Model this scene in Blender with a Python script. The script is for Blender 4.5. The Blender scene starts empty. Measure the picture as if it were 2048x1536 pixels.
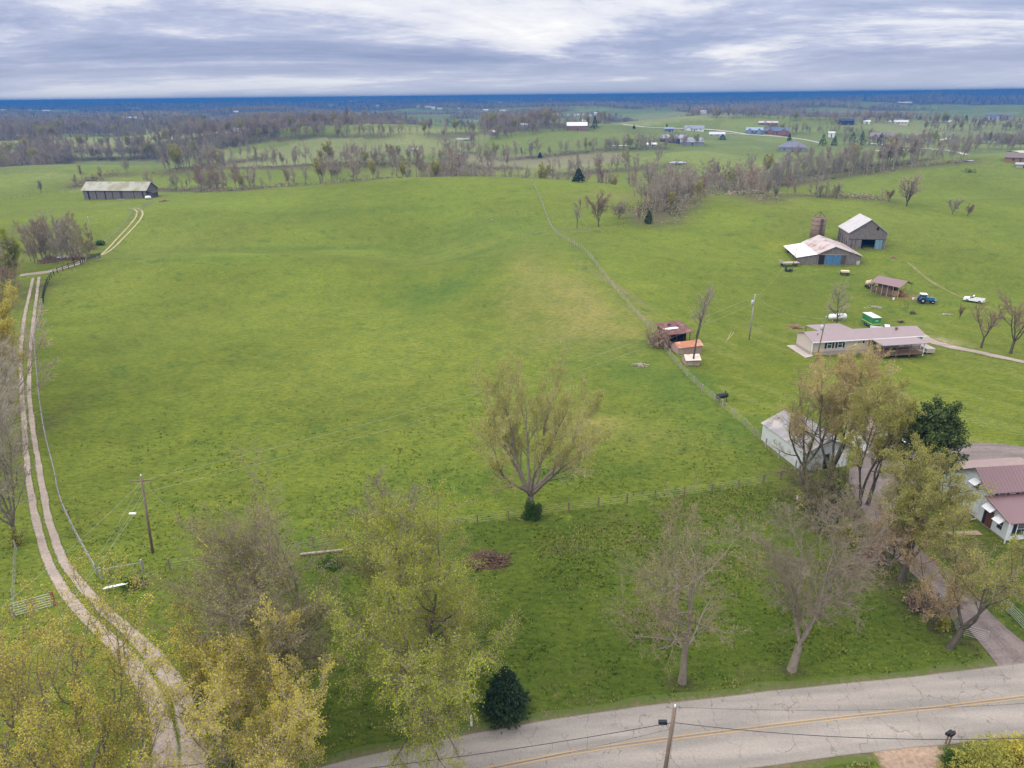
import bpy, math, random
import numpy as np
from mathutils import Vector, Matrix
S = bpy.context.scene
COL = S.collection
R_ = math.radians
random.seed(7)
# ------------------------------------------------------------------ camera
CAMZ = 45.0; PITCH = R_(22.1); ROLL = R_(0.62); FOC = 1420.0
_F = np.array([0, math.cos(PITCH), -math.sin(PITCH)]); _U0 = np.array([0, math.sin(PITCH), math.cos(PITCH)]); _R0 = np.array([1.0, 0, 0])
_R = _R0*math.cos(ROLL) - _U0*math.sin(ROLL)
_U = _U0*math.cos(ROLL) + _R0*math.sin(ROLL)
cd = bpy.data.cameras.new('camera'); cam = bpy.data.objects.new('camera', cd); COL.objects.link(cam)
cd.sensor_width = 36; cd.lens = 36*FOC/2048; cd.clip_start = 0.5; cd.clip_end = 30000
cam.matrix_world = Matrix(((_R[0], _U[0], -_F[0], 0), (_R[1], _U[1], -_F[1], 0), (_R[2], _U[2], -_F[2], CAMZ), (0, 0, 0, 1)))
S.camera = cam
# ------------------------------------------------------------------ light
S.view_settings.view_transform = 'Standard'; S.view_settings.look = 'None'
S.view_settings.exposure = 0.20; S.view_settings.gamma = 1.0
SUN_EL, SUN_AZ = R_(34), R_(250)
sd = bpy.data.lights.new('sun', 'SUN'); sd.energy = 1.5; sd.angle = R_(16); sd.color = (1, .96, .9)
sun = bpy.data.objects.new('sun', sd); COL.objects.link(sun)
sun.rotation_euler = (math.pi/2 - SUN_EL, 0, R_(-70))
W = bpy.data.worlds.new('World'); S.world = W; W.use_nodes = True
def NT(nt):
    nt.nodes.clear()
    def n(t, **kw):
        x = nt.nodes.new(t)
        for k, v in kw.items():
            if k.startswith('i_'):
                x.inputs[k[2:].replace('_', ' ')].default_value = v
            else: setattr(x, k, v)
        return x
    return n, nt.links.new
def sock(node, i): return node.inputs[i]
def ramp(n, stops, interp='LINEAR'):
    r = n('ShaderNodeValToRGB'); e = r.color_ramp.elements; r.color_ramp.interpolation = interp
    while len(e) < len(stops): e.new(.5)
    for k, (p, c) in enumerate(stops):
        e[k].position = p; e[k].color = tuple(c)+(1,) if len(c) == 3 else c
    return r
def math_(n, L, op, a, b=None, c=None, clamp=False):
    m = n('ShaderNodeMath', operation=op); m.use_clamp = clamp
    for k, v in enumerate((a, b, c)):
        if v is None: continue
        if isinstance(v, (int, float)): m.inputs[k].default_value = v
        else: L(v, m.inputs[k])
    return m.outputs[0]
n, L = NT(W.node_tree)
tc = n('ShaderNodeTexCoord'); sp = n('ShaderNodeSeparateXYZ'); L(tc.outputs['Generated'], sp.inputs[0])
zc = math_(n, L, 'MAXIMUM', sp.outputs[2], 0.0)
zz = math_(n, L, 'ADD', zc, 0.11)
cx = math_(n, L, 'DIVIDE', sp.outputs[0], zz); cy = math_(n, L, 'DIVIDE', sp.outputs[1], zz)
cmb = n('ShaderNodeCombineXYZ'); L(cx, cmb.inputs[0]); L(cy, cmb.inputs[1]); cmb.inputs[2].default_value = 3.7
mp = n('ShaderNodeMapping'); L(cmb.outputs[0], mp.inputs[0]); mp.inputs['Location'].default_value = (9.7, 7.3, 0)
mp.inputs['Scale'].default_value = (.62, .80, 1); mp.inputs['Rotation'].default_value = (0, 0, .12)
n1 = n('ShaderNodeTexNoise', i_Scale=.36, i_Detail=10.0, i_Roughness=.60, i_Distortion=.5); L(mp.outputs[0], n1.inputs['Vector'])
n2 = n('ShaderNodeTexNoise', i_Scale=1.7, i_Detail=10.0, i_Roughness=.68, i_Distortion=.2); L(mp.outputs[0], n2.inputs['Vector'])
f = math_(n, L, 'MULTIPLY_ADD', n2.outputs[0], .34, math_(n, L, 'MULTIPLY_ADD', n1.outputs[0], 1.16, -.20))
cr = ramp(n, [(0, (.20, .265, .47)), (.45, (.25, .31, .51)), (.55, (.35, .40, .60)), (.605, (.47, .51, .69)), (.66, (.74, .75, .83)), (.76, (.95, .94, .94))])
L(f, cr.inputs[0])
hz = ramp(n, [(0, (1, 1, 1)), (.045, (0, 0, 0))]); L(zc, hz.inputs[0])
mxh = n('ShaderNodeMix', data_type='RGBA'); L(math_(n, L, 'MULTIPLY', hz.outputs[0], .75), mxh.inputs[0]); L(cr.outputs[0], mxh.inputs[6]); mxh.inputs[7].default_value = (.62, .66, .76, 1)
up = ramp(n, [(0, (0, 0, 0)), (.14, (0, 0, 0)), (.5, (1, 1, 1))]); L(zc, up.inputs[0])
upm = math_(n, L, 'MULTIPLY_ADD', up.outputs[0], 2.3, 1.0)
sky = n('ShaderNodeTexSky', sky_type='NISHITA'); sky.sun_disc = False; sky.sun_elevation = SUN_EL; sky.sun_rotation = SUN_AZ
bg1 = n('ShaderNodeBackground', i_Strength=.1); L(sky.outputs[0], bg1.inputs[0])
zn = n('ShaderNodeMix', data_type='RGBA'); L(math_(n, L, 'MULTIPLY', up.outputs[0], .7), zn.inputs[0]); L(mxh.outputs[2], zn.inputs[6]); zn.inputs[7].default_value = (.70, .68, .66, 1)
bg2 = n('ShaderNodeBackground'); L(zn.outputs[2], bg2.inputs[0]); L(upm, bg2.inputs[1])
ms = n('ShaderNodeMixShader', i_Fac=.9); L(bg1.outputs[0], ms.inputs[1]); L(bg2.outputs[0], ms.inputs[2])
wo = n('ShaderNodeOutputWorld'); L(ms.outputs[0], wo.inputs[0])
try:
    S.cycles.use_denoising = True; S.cycles.denoiser = 'OPENIMAGEDENOISE'
    S.cycles.max_bounces = 5; S.cycles.diffuse_bounces = 2; S.cycles.glossy_bounces = 2; S.cycles.transmission_bounces = 3
    S.cycles.volume_bounces = 0; S.cycles.transparent_max_bounces = 8
except Exception: pass
# ------------------------------------------------------------------ numpy noise, terrain height
def _h(ix, iy, s):
    v = (ix.astype(np.int64)*374761393 + iy.astype(np.int64)*668265263 + s*1442695041) & 0xffffffff
    v = ((v ^ (v >> 13))*1274126177) & 0xffffffff
    v = ((v ^ (v >> 16))*2246822519) & 0xffffffff
    return ((v ^ (v >> 15)) & 0xffffff)/16777215.0
def vn(x, y, sc, s=0):
    x = np.asarray(x, float)/sc; y = np.asarray(y, float)/sc
    ix = np.floor(x); iy = np.floor(y); fx = x-ix; fy = y-iy
    fx = fx*fx*fx*(fx*(fx*6-15)+10); fy = fy*fy*fy*(fy*(fy*6-15)+10)
    a = _h(ix, iy, s); b = _h(ix+1, iy, s); c = _h(ix, iy+1, s); d = _h(ix+1, iy+1, s)
    return (a*(1-fx)+b*fx)*(1-fy) + (c*(1-fx)+d*fx)*fy
def fb(x, y, sc, s=0):
    c, q = .8, .6; u = x*c-y*q; v = x*q+y*c
    return vn(x, y, sc, s)*.5+vn(u, v, sc*.47, s+90)*.3+vn(y, -x, sc*.21, s+91)*.2
def ss(a, b, x):
    t = np.clip((np.asarray(x, float)-a)/(b-a), 0, 1); return t*t*(3-2*t)
HILLS = [(-22, 345, 10.3, 118, 74, 36), (-80, 196, 4.2, 78, 28, 16), (-95, 238, -2.6, 75, 20), (22, 168, 3.6, 32, 55), (112, 290, 6.0, 84, 66, 32), (118, 212, 1.8, 40, 30),
         (110, 150, -2.0, 70, 38), (-170, 285, 4.0, 45, 38, 24), (-270, 450, 11, 120, 55), (-95, 500, 7, 80, 30), (-150, 720, 15, 140, 60), (60, 800, 15, 190, 95),
         (310, 445, 11.5, 95, 62, 60), (135, 545, 9, 55, 34), (-20, 435, -10, 230, 48), (170, 378, -8, 130, 36), (0, 590, -6, 420, 70), (72, 310, -4, 26, 30), (-250, 980, 14, 160, 70), (330, 980, 16, 300, 90),
         (-28, 232, -3.4, 13, 44), (-100, 120, .8, 40, 30), (0, 1180, -5, 500, 100), (400, 700, 6, 180, 60)]
def H(x, y):
    x = np.asarray(x, float); y = np.asarray(y, float)
    z = np.zeros(np.broadcast(x, y).shape)
    for cx, cy, h, sx, sy, *bk in HILLS:
        z = z + h*np.exp(-((x-cx)/sx)**2 - ((y-cy)/(np.where(y > cy, bk[0], sy) if bk else sy))**2)
    r = np.hypot(x, y)
    z = z + (vn(x, y, 42, 1)-.5)*1.5*ss(60, 140, r) + (vn(x, y, 16, 2)-.5)*.35*ss(66, 110, r)
    m = ss(480, 1000, r)
    z = z + m*((vn(x, y, 260, 3)-.5)*25 + (vn(x, y, 120, 4)-.5)*8)
    far = ss(1800, 4500, r)
    z = z + far*((vn(x, y, 900, 5)-.45)*22 + (vn(x, y, 400, 6)-.5)*9)
    ridge = ss(3800, 7200, r)
    return z + ridge*(17 + 9*np.clip(x/np.maximum(r, 1), -.6, .6)/.6*1.0 + (vn(x, y, 1500, 8)-.5)*14 + 3*np.clip(x/np.maximum(r, 1), 0, .6)/.6)
CAMP = np.array([0, 0, CAMZ])
_T = np.concatenate([np.arange(30, 420, .8), 420*1.0035**np.arange(0, 900)])
def ray(px, py):
    d = _R*(px-1024)/FOC + _U*(768-py)/FOC + _F
    return d/np.linalg.norm(d)
def at(px, py, dz=0.0, back=0.0):
    """ground point seen at photo pixel (px, py); back = metres further along the ground"""
    d = ray(px, py)
    P = CAMP[None]+_T[:, None]*d[None]
    g = P[:, 2]-dz-H(P[:, 0], P[:, 1])
    k = np.argmax(g < 0)
    if g[k] >= 0: k = len(_T)-1
    t0, t1 = _T[max(k-1, 0)], _T[k]
    if k > 0:
        g0, g1 = g[k-1], g[k]; t = t0+(t1-t0)*(g0/(g0-g1) if g0 != g1 else 0)
    else: t = t1
    p = CAMP+t*d
    if back:
        u = d[:2]/np.linalg.norm(d[:2]); p[:2] += u*back
    p[2] = float(H(p[0], p[1]))
    return p
def proj(p):
    q = np.asarray(p, float)-CAMP; z = q@_F
    return 1024+FOC*(q@_R)/z, 768-FOC*(q@_U)/z, z
def zoomh(p, px_h):                      # metres for px_h photo pixels of height at p
    return px_h*proj(p)[2]/FOC/math.cos(PITCH*0.6)
def hz_(x, y): return float(H(x, y))
# ------------------------------------------------------------------ object helpers
def tag(o, label=None, cat=None, group=None, kind=None):
    if label: o['label'] = label
    if cat: o['category'] = cat
    if group: o['group'] = group
    if kind: o['kind'] = kind
    return o
def empty(name, loc=(0, 0, 0), rz=0.0, label=None, cat=None, group=None):
    o = bpy.data.objects.new(name, None); o.empty_display_size = .3; COL.objects.link(o)
    o.location = loc; o.rotation_euler = (0, 0, rz); return tag(o, label, cat, group)
def meshobj(name, v, f, mat, parent=None, smooth=False, mats=None, midx=None):
    me = bpy.data.meshes.new(name)
    v = np.asarray(v, np.float32)
    if isinstance(f, np.ndarray):
        k = f.shape[1]; me.vertices.add(len(v)); me.vertices.foreach_set('co', v.ravel())
        me.loops.add(f.size); me.loops.foreach_set('vertex_index', f.ravel().astype(np.int32))
        me.polygons.add(len(f)); me.polygons.foreach_set('loop_start', (np.arange(len(f))*k).astype(np.int32))
        me.update(calc_edges=True)
    else:
        me.from_pydata([tuple(map(float, a)) for a in v], [], [tuple(a) for a in f]); me.update()
    for m in (mats or [mat]): me.materials.append(m)
    if midx is not None: me.polygons.foreach_set('material_index', np.asarray(midx, np.int32))
    if smooth: me.polygons.foreach_set('use_smooth', np.ones(len(me.polygons), bool))
    o = bpy.data.objects.new(name, me); COL.objects.link(o)
    if parent is not None: o.parent = parent
    return o
class MB:
    def __init__(s): s.v = []; s.f = []
    def add(s, vs, fs):
        b = len(s.v); s.v += [tuple(map(float, q)) for q in vs]; s.f += [tuple(i+b for i in q) for q in fs]; return s
    def box(s, c, d, rz=0, rx=0, ry=0):
        M = Matrix.Rotation(rz, 3, 'Z') @ Matrix.Rotation(ry, 3, 'Y') @ Matrix.Rotation(rx, 3, 'X')
        vs = [Vector(c)+M @ Vector((sx*d[0]/2, sy*d[1]/2, sz*d[2]/2)) for sz in (-1, 1) for sx, sy in ((-1, -1), (1, -1), (1, 1), (-1, 1))]
        return s.add(vs, [(3, 2, 1, 0), (4, 5, 6, 7), (0, 1, 5, 4), (1, 2, 6, 5), (2, 3, 7, 6), (3, 0, 4, 7)])
    def span(s, x0, x1, y0, y1, z0, z1): return s.box(((x0+x1)/2, (y0+y1)/2, (z0+z1)/2), (x1-x0, y1-y0, z1-z0))
    def tube(s, pts, rad, k=8, cap=True):
        pts = [Vector(p) for p in pts]; rad = rad if hasattr(rad, '__len__') else [rad]*len(pts)
        b = []; 
        for i, p in enumerate(pts):
            d = (pts[min(i+1, len(pts)-1)]-pts[max(i-1, 0)]).normalized()
            a = Vector((0, 0, 1)) if abs(d.z) < .9 else Vector((1, 0, 0))
            u = d.cross(a).normalized(); w = d.cross(u).normalized()
            b += [p+(u*math.cos(t*2*math.pi/k)+w*math.sin(t*2*math.pi/k))*rad[i] for t in range(k)]
        fs = [(i*k+t, i*k+(t+1) % k, (i+1)*k+(t+1) % k, (i+1)*k+t) for i in range(len(pts)-1) for t in range(k)]
        if cap: fs += [tuple(range(k))[::-1], tuple((len(pts)-1)*k+t for t in range(k))]
        return s.add(b, fs)
    def prism(s, poly, axis, a, b):
        """poly of 2-D points extruded along axis 'x','y' or 'z' from a to b"""
        def mk(p, q): return {'x': (q, p[0], p[1]), 'y': (p[0], q, p[1]), 'z': (p[0], p[1], q)}[axis]
        k = len(poly)
        return s.add([mk(p, a) for p in poly]+[mk(p, b) for p in poly], [tuple(range(k))[::-1], tuple(range(k, 2*k))]+[(i, (i+1) % k, k+(i+1) % k, k+i) for i in range(k)])
    def lathe(s, prof, c=(0, 0, 0), k=16, axis='z'):
        vs = []
        for r, z in prof:
            for t in range(k):
                a = 2*math.pi*t/k; q = (r*math.cos(a), r*math.sin(a), z)
                if axis == 'y': q = (q[0], q[2], q[1])
                if axis == 'x': q = (q[2], q[0], q[1])
                vs.append((q[0]+c[0], q[1]+c[1], q[2]+c[2]))
        m = len(prof)
        return s.add(vs, [(i*k+t, i*k+(t+1) % k, (i+1)*k+(t+1) % k, (i+1)*k+t) for i in range(m-1) for t in range(k)]+[tuple(range(k))[::-1], tuple((m-1)*k+t for t in range(k))])
    def build(s, name, mat, parent=None, smooth=False): return meshobj(name, s.v, s.f, mat, parent, smooth)
_M = {}
def mat(name, col, rough=.8, var=0.0, vscale=3.0, metal=0.0, seams=None, streak=0.0, rust=None, bump=0.0, spec=.3, trans=0.0):
    """procedural material: colour + noise variation, optional seams (axis, period m), vertical streaks, rust patches"""
    if name in _M: return _M[name]
    m = bpy.data.materials.new(name); m.use_nodes = True; n, L = NT(m.node_tree); _M[name] = m
    b = n('ShaderNodeBsdfPrincipled', i_Roughness=rough, i_Metallic=metal); b.inputs['Specular IOR Level'].default_value = spec
    o = n('ShaderNodeOutputMaterial'); L(b.outputs[0], o.inputs[0])
    tc = n('ShaderNodeTexCoord'); cur = None
    rgb = n('ShaderNodeRGB'); rgb.outputs[0].default_value = tuple(col)+(1,); cur = rgb.outputs[0]; hgt = None
    def mix(fac, a, bb, bt='MIX'):
        x = n('ShaderNodeMix', data_type='RGBA', blend_type=bt)
        if isinstance(fac, (int, float)): x.inputs[0].default_value = fac
        else: L(fac, x.inputs[0])
        for i, q in ((6, a), (7, bb)):
            if isinstance(q, tuple): x.inputs[i].default_value = q+(1,) if len(q) == 3 else q
            else: L(q, x.inputs[i])
        return x.outputs[2]
    if var:
        t = n('ShaderNodeTexNoise', i_Scale=vscale, i_Detail=6.0, i_Roughness=.65); L(tc.outputs['Object'], t.inputs['Vector'])
        r = ramp(n, [(.25, (1-var,)*3), (.75, (1+var*.6,)*3)]); L(t.outputs[0], r.inputs[0]); cur = mix(1.0, cur, r.outputs[0], 'MULTIPLY'); hgt = t.outputs[0]
    if streak:
        mp = n('ShaderNodeMapping'); mp.inputs['Scale'].default_value = (4, 4, .35); L(tc.outputs['Object'], mp.inputs[0])
        t = n('ShaderNodeTexNoise', i_Scale=1.6, i_Detail=5.0, i_Roughness=.7); L(mp.outputs[0], t.inputs['Vector'])
        r = ramp(n, [(.3, (1-streak,)*3), (.7, (1+streak*.5,)*3)]); L(t.outputs[0], r.inputs[0]); cur = mix(1.0, cur, r.outputs[0], 'MULTIPLY')
    if rust:
        rc, lo, hi, rs = rust
        t = n('ShaderNodeTexNoise', i_Scale=rs, i_Detail=7.0, i_Roughness=.6, i_Distortion=.4); L(tc.outputs['Object'], t.inputs['Vector'])
        r = ramp(n, [(lo, (0, 0, 0)), (hi, (1, 1, 1))]); L(t.outputs[0], r.inputs[0]); cur = mix(r.outputs[0], cur, rc)
    if seams:
        ax, per, dark = seams; sp = n('ShaderNodeSeparateXYZ'); L(tc.outputs['Object'], sp.inputs[0])
        v = sp.outputs[{'x': 0, 'y': 1, 'z': 2}[ax]] if ax in 'xyz' else math_(n, L, 'ADD', sp.outputs[0], sp.outputs[1])
        fr = math_(n, L, 'FRACT', math_(n, L, 'DIVIDE', v, per)); d = math_(n, L, 'ABSOLUTE', math_(n, L, 'SUBTRACT', fr, .5))
        r = ramp(n, [(.40, (0, 0, 0)), (.47, (1, 1, 1))]); L(d, r.inputs[0]); cur = mix(r.outputs[0], cur, tuple(c*dark for c in col)); hgt2 = r.outputs[0]
        bp = n('ShaderNodeBump', i_Strength=.6, i_Distance=.03); L(hgt2, bp.inputs['Height']); L(bp.outputs[0], b.inputs['Normal'])
    elif bump and hgt is not None:
        bp = n('ShaderNodeBump', i_Strength=bump, i_Distance=.05); L(hgt, bp.inputs['Height']); L(bp.outputs[0], b.inputs['Normal'])
    L(cur, b.inputs['Base Color'])
    if trans:
        ad = n('ShaderNodeBsdfTranslucent'); L(cur, ad.inputs[0]); mx = n('ShaderNodeMixShader', i_Fac=trans); L(b.outputs[0], mx.inputs[1]); L(ad.outputs[0], mx.inputs[2]); L(mx.outputs[0], o.inputs[0])
    return m
# ------------------------------------------------------------------ ground
def spot(px, py, rx, ry, rot=0.0):       # soft elliptical patch in the world, centred on the ground seen at a pixel
    p = at(px, py); return (p[0], p[1], rx, ry, rot)
def blob(x, y, s, jit=.35, sd=11):
    cx, cy, rx, ry, rot = s; c, q = math.cos(rot), math.sin(rot)
    dx = x-cx; dy = y-cy; u = (dx*c+dy*q)/rx; v = (-dx*q+dy*c)/ry
    d = u*u+v*v + (vn(x, y, min(rx, ry)*.5, sd)-.5)*jit*3
    return np.exp(-np.clip(d, 0, 30)*1.2)
def poly_mask(x, y, pts, soft=1.5):      # inside of a convex-or-not polygon (world xy), hard mask
    if soft and np.ndim(x) > 1: x, y = x+(fb(x, y, 3, 55)-.5)*soft*4, y+(fb(x, y, 3, 56)-.5)*soft*4
    ins = np.zeros(np.shape(x), bool); k = len(pts)
    for i in range(k):
        x0, y0 = pts[i]; x1, y1 = pts[(i+1) % k]
        c = ((y0 > y) != (y1 > y)) & (x < (x1-x0)*(y-y0)/((y1-y0) if y1 != y0 else 1e-9)+x0)
        ins ^= c
    return ins.astype(float)
def P2(*pp): return [tuple(at(*p)[:2]) for p in pp]
def woodmask(x, y):                      # how wooded the far country is
    r = np.hypot(x, y)
    a = vn(x+vn(x, y, 90, 40)*80, y*1.3, 330, 21)*.6+vn(x, y, 120, 22)*.4
    thr = .58-.20*ss(2200, 4500, r) - .03*ss(200, -900, x)*ss(600, 900, r)
    return ss(thr, thr+.05, a)*ss(560, 800, r)
FIELDC = np.array([[.150, .180, .045], [.165, .195, .055], [.140, .170, .045], [.190, .205, .080], [.130, .155, .050], [.195, .180, .095]])
def ground_color(x, y):
    r = np.hypot(x, y)
    c = np.ones(x.shape+(3,))*np.array([.130, .163, .021])
    n1 = vn(x, y, 25, 31)[..., None]; n2 = fb(x, y, 7, 32)[..., None]; n3 = vn(x, y, 60, 33)[..., None]
    c = c*(.86+.28*n1)*(.93+.14*n2)
    c = c*(1-.25*ss(.45, .75, n3)) + .25*ss(.45, .75, n3)*np.array([.148, .170, .034])*np.ones_like(c)
    dk = ss(.60, .72, fb(x, y*1.6, 5, 57))[..., None]; c = c*(1-.14*dk*ss(210, 90, r)[..., None])
    tuft = .55*np.ones(x.shape)
    def put(m, col, k=1.0):
        nonlocal c
        m = (m*k)[..., None]; c = c*(1-m)+np.array(col)*m
    sp_ = ss(.70, .78, fb(x, y*1.5, 3.2, 59))*ss(430, 250, r)*ss(60, 100, r); put(sp_, (.060, .105, .020), .55)
    sw = ss(.60, .72, vn((x-.12*y), y*.02, 1.7, 60))*blob(x, y, spot(1120, 600, 22, 60, .12)); put(sw, (.175, .185, .050), .35)
    # field patchwork in the middle distance
    fid = (vn(np.floor(x/150+vn(x, y, 400, 35)*2)*977.3, np.floor(y/95+vn(x, y, 300, 36)*2)*731.7, 1.0, 37)*5.99).astype(int)
    fm = ss(430, 560, r)
    put(fm, (0, 0, 0)); c = c + fm[..., None]*FIELDC[np.clip(fid, 0, 5)]*(.9+.2*n1)
    w = woodmask(x, y); put(w, (.085, .072, .048), .9)
    # hay tint of the central rise, darker rough grass along swale and fences, deepened as painted relief shade
    for s, k in ((spot(1150, 600, 9, 26, .1), .75), (spot(1190, 660, 12, 7), .6), (spot(1100, 690, 10, 5), .5), (spot(1030, 620, 3, 14, .1), .35),
                 (spot(1130, 850, 6, 4), .45), (spot(1190, 845, 5, 3), .5), (spot(1060, 540, 6, 20), .4), (spot(1300, 880, 9, 5), .25)):
        put(blob(x, y, s), (.235, .205, .065), k)
    for s, k in ((spot(1000, 460, 30, 14), .35), (spot(930, 560, 5, 30, -.3), .55), (spot(860, 590, 7, 12, -.5), .5), (spot(1300, 740, 16, 7, -.4), .6), (spot(1220, 690, 20, 5, 0), .45),
                 (spot(1380, 800, 12, 8, -.5), .5), (spot(940, 960, 10, 5), .55), (spot(1180, 940, 8, 4), .5), (spot(1480, 870, 8, 8), .5), (spot(600, 497, 45, 3.5, 0), .55), (spot(420, 518, 30, 3, 0), .4), (spot(720, 420, 50, 5, .1), .35), (spot(960, 505, 4, 22, -.5), .6), (spot(1010, 440, 25, 4, .1), .4), (spot(1700, 560, 30, 2.5, 0), .3), (spot(1450, 760, 5, 8), .3),
                 (spot(930, 1080, 4, 4), .45), (spot(820, 590, 5, 10), .4), (spot(1170, 500, 5, 30), .3), (spot(640, 1080, 14, 4), .35)):
        put(blob(x, y, s), (.070, .120, .019), k)
    for s, k in ((spot(650, 760, 22, 9), .4), (spot(500, 640, 30, 14), .3), (spot(760, 700, 20, 10), .35), (spot(450, 580, 30, 8), .2), (spot(380, 480, 40, 14), .15)):
        put(blob(x, y, s), (.165, .182, .032), k)
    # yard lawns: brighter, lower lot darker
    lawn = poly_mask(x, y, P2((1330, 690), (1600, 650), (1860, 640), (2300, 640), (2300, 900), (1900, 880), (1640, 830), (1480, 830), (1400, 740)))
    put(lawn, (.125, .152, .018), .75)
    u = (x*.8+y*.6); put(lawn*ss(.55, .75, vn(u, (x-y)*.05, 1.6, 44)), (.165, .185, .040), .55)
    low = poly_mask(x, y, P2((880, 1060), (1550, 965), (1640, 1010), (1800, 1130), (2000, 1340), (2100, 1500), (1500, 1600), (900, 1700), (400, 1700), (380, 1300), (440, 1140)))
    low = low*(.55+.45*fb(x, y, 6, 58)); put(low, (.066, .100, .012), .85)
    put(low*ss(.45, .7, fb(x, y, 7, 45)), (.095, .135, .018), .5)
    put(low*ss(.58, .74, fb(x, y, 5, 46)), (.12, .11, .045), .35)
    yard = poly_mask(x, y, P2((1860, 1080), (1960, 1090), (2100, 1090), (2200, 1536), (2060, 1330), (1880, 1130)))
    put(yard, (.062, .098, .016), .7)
    # bare or dry spots
    for s, col, k in ((spot(1380, 1130, 6, 1.2), (.14, .12, .05), .5), (spot(1140, 1098, 3, 1), (.11, .09, .05), .6), (spot(1870, 680, 5, 3.0, -.4), (.30, .26, .13), .8), (spot(1818, 595, 5, 2.2), (.30, .21, .09), .9),
                      (spot(1690, 690, 3, 1), (.2, .17, .08), .4), (spot(1500, 655, 4, 1), (.2, .17, .08), .4), (spot(270, 380, 4, 2), (.2, .17, .1), .5),
                      (spot(190, 383, 9, 3), (.25, .2, .12), .5), (spot(240, 397, 3, 1.5), (.22, .15, .09), .6), (spot(1270, 395, 25, 16), (.20, .17, .07), .45), (spot(1560, 490, 6, 4), (.25, .24, .03), .5),
                      (spot(1900, 885, 5, 2), (.25, .21, .08), .5), (spot(1290, 570, 5, 3), (.22, .24, .04), .3), (spot(1170, 460, 6, 3), (.2, .17, .08), .3)):
        put(blob(x, y, s), col, k)
    for s in (spot(1675, 531, 8, 1.0), spot(1735, 499, 6, 1.0), spot(1730, 713, 11, .8, -.05), spot(1388, 733, 1.8, .6), spot(1340, 694, 2.5, .8), spot(228, 399, 16, 1.2), spot(1625, 948, 5, 1), spot(1770, 592, 5, 1.5), spot(1850, 606, 2.5, 1.2), spot(1364, 1366, 1.5, 1.2), spot(1585, 1342, 1.4, 1.1), spot(1062, 1036, 1.5, 1), spot(840, 1452, 2.2, 1.4), spot(1012, 1424, 2.2, 1.2), spot(970, 1126, 2.4, 1.6)):  # dark dirt round buildings, trees and machines, painted in as their contact shade
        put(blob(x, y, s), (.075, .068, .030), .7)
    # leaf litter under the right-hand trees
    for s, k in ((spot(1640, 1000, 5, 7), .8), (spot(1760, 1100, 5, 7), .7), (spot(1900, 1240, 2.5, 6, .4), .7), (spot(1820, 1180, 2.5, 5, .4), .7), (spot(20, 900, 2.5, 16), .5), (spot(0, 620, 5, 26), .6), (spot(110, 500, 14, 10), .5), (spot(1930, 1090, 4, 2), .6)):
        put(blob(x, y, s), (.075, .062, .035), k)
    for s in (spot(1310, 650, 1.2, 14, .35), spot(1230, 570, 1.2, 20, .3)):
        put(blob(x, y, s), (.20, .16, .09), .6)
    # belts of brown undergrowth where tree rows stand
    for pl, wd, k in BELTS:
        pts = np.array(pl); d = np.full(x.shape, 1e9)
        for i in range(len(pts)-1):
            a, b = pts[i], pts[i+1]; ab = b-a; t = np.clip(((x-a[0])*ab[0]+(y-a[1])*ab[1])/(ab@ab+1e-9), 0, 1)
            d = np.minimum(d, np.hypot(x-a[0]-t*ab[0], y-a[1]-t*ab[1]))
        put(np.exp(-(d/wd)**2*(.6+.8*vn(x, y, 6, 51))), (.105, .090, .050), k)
    return np.clip(c, 0, 1), tuft
# ------------------------------------------------------------------ tree rows and open fields, read off the photo and laid on the terrain
# label key, pixel polyline, metres behind it, spacing, sideways jitter, height range
ROWS = [
 ('creek', [(1305, 440), (1330, 418), (1370, 392), (1420, 372), (1470, 378), (1530, 398)], 0, 2.8, 11, (8, 12.5)),
 ('creek', [(1330, 395), (1400, 365), (1480, 350), (1510, 345)], 0, 4.0, 8, (8, 12)),
 ('eastline', [(1530, 376), (1600, 366), (1700, 351), (1800, 338), (1940, 322)], 0, 1.5, 5, (11, 15)),
 ('eastline', [(1545, 372), (1620, 358), (1720, 345), (1830, 332)], 10, 2.2, 6, (12, 15)),
 ('valley', [(310, 386), (400, 384), (505, 382)], 14, 2.6, 10, (8, 12)),
('crest', [(505, 383), (620, 379), (700, 374), (800, 361), (900, 353)], 26, 2.2, 12, (9, 13)),
 ('crest2', [(900, 352), (1000, 356), (1110, 363), (1220, 375), (1320, 398)], 62, 2.8, 20, (11, 16)),
 ('barnside', [(150, 384), (172, 378), (205, 366), (255, 360)], 16, 5, 5, (5, 8)),
 ('eastline', [(1540, 374), (1640, 356), (1740, 341), (1850, 330)], 22, 2.6, 8, (12, 16)),
 ('creek', [(1300, 436), (1345, 400), (1400, 384)], 6, 2.6, 9, (7, 11)),
 ('hilltop', [(1540, 399), (1600, 398), (1690, 400), (1770, 406)], 10, 5, 5, (6, 10)),
 ('midwest', [(400, 340), (520, 338), (640, 334), (760, 334), (850, 330)], 6, 2.6, 9, (9, 13)),
 ('midwest', [(330, 350), (420, 332), (520, 322)], 6, 5, 10, (10, 14)),
 ('midwest', [(880, 345), (960, 342), (1040, 338)], 6, 5, 6, (9, 12)),
 ('mideast', [(1010, 322), (1100, 314), (1200, 304), (1330, 298)], 4, 3.0, 5, (9, 13)),
 ('mideast', [(1120, 352), (1250, 340), (1360, 332)], 2, 3.0, 8, (9, 13)),
 ('westline', [(0, 334), (90, 327), (200, 323), (300, 323)], 14, 2.6, 7, (11, 16)),
 ('westline', [(0, 322), (90, 318), (200, 314), (300, 318)], 30, 5.0, 10, (12, 17)),
]
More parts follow.
